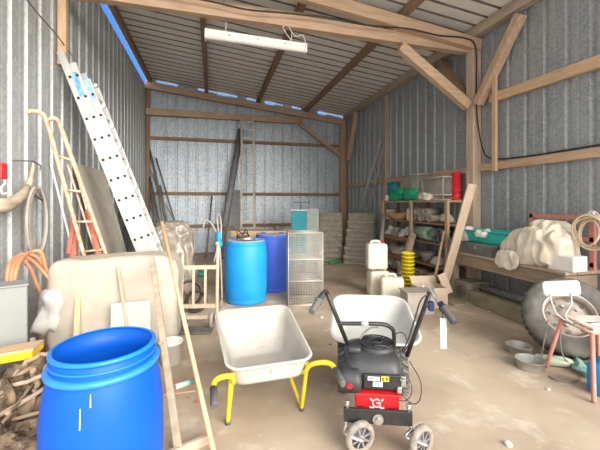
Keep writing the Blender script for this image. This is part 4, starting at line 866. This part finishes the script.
# red frame and cable coil
fx = 4.40
t = thing('red_metal_frame', 'rusty pale red metal frame lying at the right end of the workbench', 'frame', Vector((fx, 3.25, BZ)))
M_pinkrust = mat('faded_red_paint', (.60, .27, .21), (.50, .20, .16), rough=.7, dirt=((.6, .42, .36), 10, .58, .6))
for z in (.06, .36, .62): MB().beam((0, -.22, z), (0, .62, z), .05, .055).build('rail', M_pinkrust, t)
for y in (-.2, .6): MB().beam((0, y, 0), (0, y, .66), .05, .05, (0, 1, 0)).build('upright', M_pinkrust, t)
t = thing('cable_coil', 'coil of cream cable hanging on the red frame at the right edge', 'cable', onB(590, x=4.24)+Vector((0, 0, .18)))
rs = random.Random(4); m = MB()
for k in range(6):
    cc = Vector((-.02+.015*k, 0, .28+rs.uniform(-.02, .02))); m.torus(cc, .17+rs.uniform(-.03, .04), .0095, (1, rs.uniform(-.4, .4), rs.uniform(-.25, .25)), 32, 7, rs.uniform(.75, 1.1))
m.build('coil', mat('cream_cable', (.70, .58, .42), (.60, .48, .33), rough=.5), t)
MB().tube(cr([(.02, 0, .44), (.06, .0, .52), (.16, .0, .46)], 5), .009, 6).torus((.02, 0, .49), .03, .008, (1, 0, 0)).build('tie', M_white, t)
# below the bench
def under(px, y, x): return None
t = thing('olive_beam', 'long dull olive timber lying on the floor under the workbench', 'beam', Vector((4.05, 3.95, 0)))
MB().box((0, 0, .11), (.20, 1.45, .22)).build('beam', mat('olive_paint', (.26, .24, .16), (.20, .18, .12), rough=.8, dirt=((.35, .31, .24), 4, .55, .5)), t, bevel=.01)
t = thing('grey_motor_box', 'grey-green box with a round cap under the left end of the workbench', 'box', Vector((4.15, 4.72, 0)))
MB().box((0, .02, .16), (.40, .34, .32)).build('body', mat('greygreen_box', (.28, .27, .20), (.22, .21, .16), rough=.8), t, bevel=.015)
MB().cyl((-.205, .0, .17), (-.24, .0, .17), .09, n=20).build('cap', M_dark, t)
t = thing('pipe_bundle', 'dark steel tube lying on the olive timber under the workbench', 'pipe', Vector((4.10, 4.0, .22)))
MB().cyl((0, -.7, .06), (0, .45, .06), .058, n=14).build('tube', M_dark, t)
lp = MB().box(Vector((3.8, 4.95, .012)), (.34, .9, .02)); tag(lp.build('floor_board', greywood('y')), 'thin grey board lying on the floor at the left bench leg', 'board')

# ------------------------------------------------------------------ wheel, chair, tins at the right
wc = FW*3.58 + RT*2.82
n_ = (FW*-.74 + RT*-.38 + Vector((0, 0, .56))).normalized()
R_o, wd = .41, .22
zc = R_o*math.sqrt(1-n_.z**2)+wd/2*n_.z+.0
t = thing('spare_wheel', 'large dusty tyre on a steel rim leaning on the floor by the workbench', 'wheel', Vector((wc.x, wc.y, 0)))
q = Matrix.Translation((0, 0, zc)) @ Vector((0, 0, 1)).rotation_difference(n_).to_matrix().to_4x4()
MB().lathe([(.225, -.085), (.25, -.105), (.33, -.112), (.385, -.095), (.408, -.07), (.41, 0), (.408, .07), (.385, .095), (.33, .112), (.25, .105), (.225, .085)], 64, q).build('tyre', M_dusttyre, t)
tr = MB()
for k in range(40):
    a_ = 2*math.pi*k/40; d_ = Vector((math.cos(a_), math.sin(a_), 0)); e_ = Vector((math.cos(a_+.06), math.sin(a_+.06), 0)); tr.beam(q @ (d_*.409+Vector((0, 0, -.065))), q @ (e_*.409+Vector((0, 0, .065))), .03, .012, q.to_3x3() @ d_)
tr.build('tread', M_rubber, t)
MB().lathe([(.232, .075), (.236, .092), (.228, .098), (.215, .08), (.205, .03), (.20, -.06), (.232, -.08)], 48, q).build('rim', mat('rim_steel', (.62, .58, .52), (.42, .34, .27), rough=.45, metal=.4, scale=7), t)
MB().lathe([(.20, .0), (.14, .03), (.09, .02), (.08, .045), (.04, .05), (0, .05)], 40, q).build('wheel_disc', mat('disc_steel', (.46, .42, .37), (.30, .24, .19), rough=.6, metal=.3, scale=9), t)
for k in range(5): a_ = 2*math.pi*k/5; MB().cyl(q @ Vector((.105*math.cos(a_), .105*math.sin(a_), .02)), q @ Vector((.105*math.cos(a_), .105*math.sin(a_), .055)), .014, n=6).build('wheel_nut', M_chrome, t)
for k in range(8): a_ = 2*math.pi*k/8; MB().cyl(q @ Vector((.165*math.cos(a_), .165*math.sin(a_), .022)), q @ Vector((.165*math.cos(a_), .165*math.sin(a_), .028)), .018, n=10).build('vent_hole', M_dark, t)
# chair
t = thing('small_chair', 'small chair with white backrest and rusty pink legs at the right edge', 'chair', FW*3.0 + RT*2.68, -YAW)
def LC(x, y, tt): return loc(t, W(x, y, tt))
A_, B_ = LC(562, 321, 3.20), LC(592, 331, 2.86)
zs = (A_.z+B_.z)/2; A_.z = B_.z = zs
wv = Vector((.34, .0, 0)); C_, D_ = A_+wv, B_+wv
M_leg = mat('rusty_pink_paint', (.58, .26, .20), (.48, .20, .15), rough=.6, dirt=((.62, .45, .38), 12, .6, .6))
seat = MB(); st_ = [A_+Vector((.01, 0, .03)), B_+Vector((.01, 0, .03)), D_+Vector((0, 0, .03)), C_+Vector((0, 0, .03))]
seat.loft([[p+Vector((0, 0, -.012)) for p in st_], [p+Vector((0, 0, .008)) for p in st_]], cap0=True, cap1=True, smooth=False).build('seat', mat('flaking_white', (.74, .71, .66), (.60, .50, .42), scale=14, rough=.7), t, bevel=.006)
MB().tube([A_, B_, D_, C_], .017, 8, True).build('seat_frame', mat('cream_rust_frame', (.72, .56, .45), (.55, .3, .22), scale=10, rough=.6), t)
for p, f in ((A_, LC(546.5, 367, 3.31)), (B_, LC(594, 403, 2.72)), (C_, C_+Vector((.05, .05, 0))), (D_, D_+Vector((.05, -.06, 0)))):
    f.z = 0; MB().tube([f, f+Vector((0, 0, .02)), p], [.013, .017, .018], 8).build('leg', M_leg, t)
bl_, br_ = LC(550, 297, 3.14), LC(571, 296, 3.06)
bp = MB(); cen = LC(561, 288.5, 3.10); xd = (LC(580, 288, 3.02)-LC(542, 289, 3.18)); hw = xd.length/2; xd.normalize(); zd = Vector((0, .18, 1)).normalized(); yd = xd.cross(zd)
ring = []
for cx_, cz_, a0 in ((-1, -1, 180), (1, -1, 270), (1, 1, 0), (-1, 1, 90)):
    for i in range(6):
        a_ = R(a0+90*i/5); ring.append((cx_*(hw-.03)+.03*math.cos(a_), cz_*.038+.03*math.sin(a_)))
rg = lambda k, sc: [cen+xd*x*sc+zd*z*sc+yd*(k-.035*(x/hw)**2) for x, z in ring]
bp.loft([rg(-.012, .97), rg(-.007, 1), rg(.007, 1), rg(.012, .97)], cap0=True, cap1=True).build('backrest', M_white, t)
mid = (A_+B_)/2+Vector((.0, .02, 0))
MB().tube(cr([bl_+Vector((0, 0, .03)), bl_, LC(557, 314, 3.1), mid], 4), .007, 8).tube(cr([br_+Vector((0, 0, .03)), br_, LC(571, 305, 3.05), LC(565, 316, 3.05), mid], 4), .007, 8).build('back_support', M_alu, t)
MB().tube([mid, LC(600, 324, 2.95)], .02, 8).build('tilt_bar', M_chrome, t)
# tins, bottle, cord, net, blue drum
def tin(px, py, r, h, lab, tilt):
    t = thing('cake_tin', lab, 'tin', G(px, py), 0, 'round metal tins on the floor', rot=(R(tilt), 0, 0))
    MB().lathe([(0, 0.001), (r*.94, 0.001), (r*.95, .004), (r, h), (r+.008, h+.002), (r+.006, h+.006), (r-.004, h+.002), (r*.93, .006), (0, .006)], 40).build('pan', mat('dull_tin', (.50, .48, .45), (.38, .36, .33), rough=.4, metal=.5), t)
tin(530, 368, .125, .085, 'round metal tin in front, nearest the chair leg', 0)
tin(519, 353, .12, .085, 'round metal tin lying behind the other tin', 0)
t = thing('green_bottle', 'translucent pale green plastic bottle lying under the small chair', 'bottle', G(555, 366), R(-32))
M_bot = mat('pale_green_plastic', (.36, .48, .38), (.48, .52, .42), rough=.3)
q = Matrix.Translation((0, 0, .05)) @ Matrix.Rotation(R(90), 4, 'Y')
MB().lathe([(0, -.17), (.045, -.17), (.05, -.15), (.05, .08), (.035, .13), (.016, .16), (.016, .18), (0, .18)], 24, q).build('body', M_bot, t)
pts = [W(548, 320, 3.2), G(541, 366), G(552, 379), G(570, 383), G(582, 378), G(576, 369), W(563, 356, 3.25), W(560, 335, 3.22), W(562, 322, 3.2)]
pts = [Vector((p.x, p.y, max(p.z, .008))) for p in pts]
tag(MB().tube(cr(pts, 6), .007, 6).build('extension_lead', mat('grey_cord', (.20, .19, .17), (.28, .26, .23))), 'grey electric cord looping from the small chair onto the floor', 'cord')
m = MB().blob((.30, .26, .07), .8, .03, 9, 51, 32, ridge=1.4); q = Matrix.Translation(G(590, 374)); m.v = [q @ v for v in m.v]
tag(m.build('teal_net', mat('teal_netting', (.16, .34, .30), (.26, .40, .36), rough=.8, scale=30)), 'crumpled teal netting on the floor behind the front chair leg', 'net')
t = thing('blue_canister', 'small blue plastic drum at the right edge under the chair', 'drum', FW*2.86 + RT*2.56)
MB().lathe([(0, 0), (.10, 0), (.112, .02), (.112, .22), (.10, .25), (.05, .265), (.05, .29), (0, .29)], 32).build('body', M_azure, t)

# floor bits
rs = random.Random(21)
bits = [((548, 390), .035, 'white chip of rubble on the floor in front of the tins', M_white), ((508, 445), .05, 'pale flat stone on the floor at the bottom right', M_whitepl), ((415, 430), .02, 'tiny white chip on the floor by the right caster', M_white), ((322, 318), .06, 'brown clod on the floor between wire cage and motor barrow', M_board), ((505, 306), .03, 'small pale crumb near the front of the workbench', M_whitepl), ((490, 312), .035, 'pale rubble crumb left of the big tyre', M_whitepl), ((478, 309), .03, 'small rubble crumb nearest the wide plank', M_board), ((197, 403), .025, 'small red flake beside the leaning tan handle', M_rust), ((188, 398), .02, 'red scrap between the two leaning poles', M_rust), ((330, 345), .03, 'small dark clod behind the wheelbarrow grip', M_dark)]
for (px, py), s_, lab, m_ in bits:
    m = MB().blob((s_, s_*.8, s_*.45), .8, s_*.2, 20, px, 12); q = Matrix.Translation(G(px, py)); m.v = [q @ v for v in m.v]
    tag(m.build('rubble_chip', m_), lab, 'chip', 'scattered rubble chips')

# ------------------------------------------------------------------ camera, sky, sun
cam = bpy.data.cameras.new('camera'); co = bpy.data.objects.new('camera', cam); C.objects.link(co)
cam.sensor_width = 36; cam.lens = F/600*36; cam.shift_y = -(225-HY)/600; cam.clip_end = 200
co.location = EYE; co.rotation_euler = (R(90), 0, -YAW); bpy.context.scene.camera = co
w = bpy.data.worlds.new('sky'); bpy.context.scene.world = w; w.use_nodes = True
nt = w.node_tree; N = nt.nodes; L = nt.links; bg = N['Background']
tc = N.new('ShaderNodeTexCoord'); sx = N.new('ShaderNodeSeparateXYZ'); L.new(tc.outputs['Generated'], sx.inputs[0])
# clear blue sky ahead (behind the shed), hazy bright sky on the sun's side behind the camera
blue = N.new('ShaderNodeValToRGB'); e = blue.color_ramp.elements
e[0].position = 0; e[0].color = (.50, .66, .85, 1); e[1].position = .6; e[1].color = (.06, .22, .70, 1)
k = e.new(.2); k.color = (.12, .34, .85, 1)
haze = N.new('ShaderNodeValToRGB'); e = haze.color_ramp.elements
e[0].position = 0; e[0].color = (1.0, .90, .76, 1); e[1].position = .9; e[1].color = (.70, .78, .88, 1)
k = e.new(.3); k.color = (1.0, .95, .87, 1)
side = N.new('ShaderNodeMapRange'); side.inputs[1].default_value = -.15; side.inputs[2].default_value = .45
L.new(sx.outputs['Y'], side.inputs[0]); L.new(sx.outputs['Z'], blue.inputs[0]); L.new(sx.outputs['Z'], haze.inputs[0])
mx = N.new('ShaderNodeMix'); mx.data_type = 'RGBA'; L.new(side.outputs[0], mx.inputs[0]); L.new(haze.outputs[0], mx.inputs[6]); L.new(blue.outputs[0], mx.inputs[7])
st = N.new('ShaderNodeMapRange'); st.inputs[1].default_value = -.15; st.inputs[2].default_value = .45; st.inputs[3].default_value = 1.5; st.inputs[4].default_value = .9
L.new(sx.outputs['Y'], st.inputs[0]); L.new(st.outputs[0], bg.inputs[1]); L.new(mx.outputs[2], bg.inputs[0])
sd = bpy.data.lights.new('sun', 'SUN'); sd.energy = 5.2; sd.angle = R(50); sd.color = (1, .93, .83)
so = bpy.data.objects.new('sun', sd); C.objects.link(so)
dirn = Vector((-.40, 1, -.39)); so.rotation_euler = dirn.to_track_quat('-Z', 'Y').to_euler(); so.location = (2, -6, 5)
s = bpy.context.scene; s.view_settings.view_transform = 'Standard'; s.view_settings.look = 'None'; s.view_settings.gamma = 1; s.view_settings.exposure = .53
s.view_settings.use_curve_mapping = False
s.cycles.max_bounces = 8; s.cycles.diffuse_bounces = 5; s.cycles.use_denoising = True
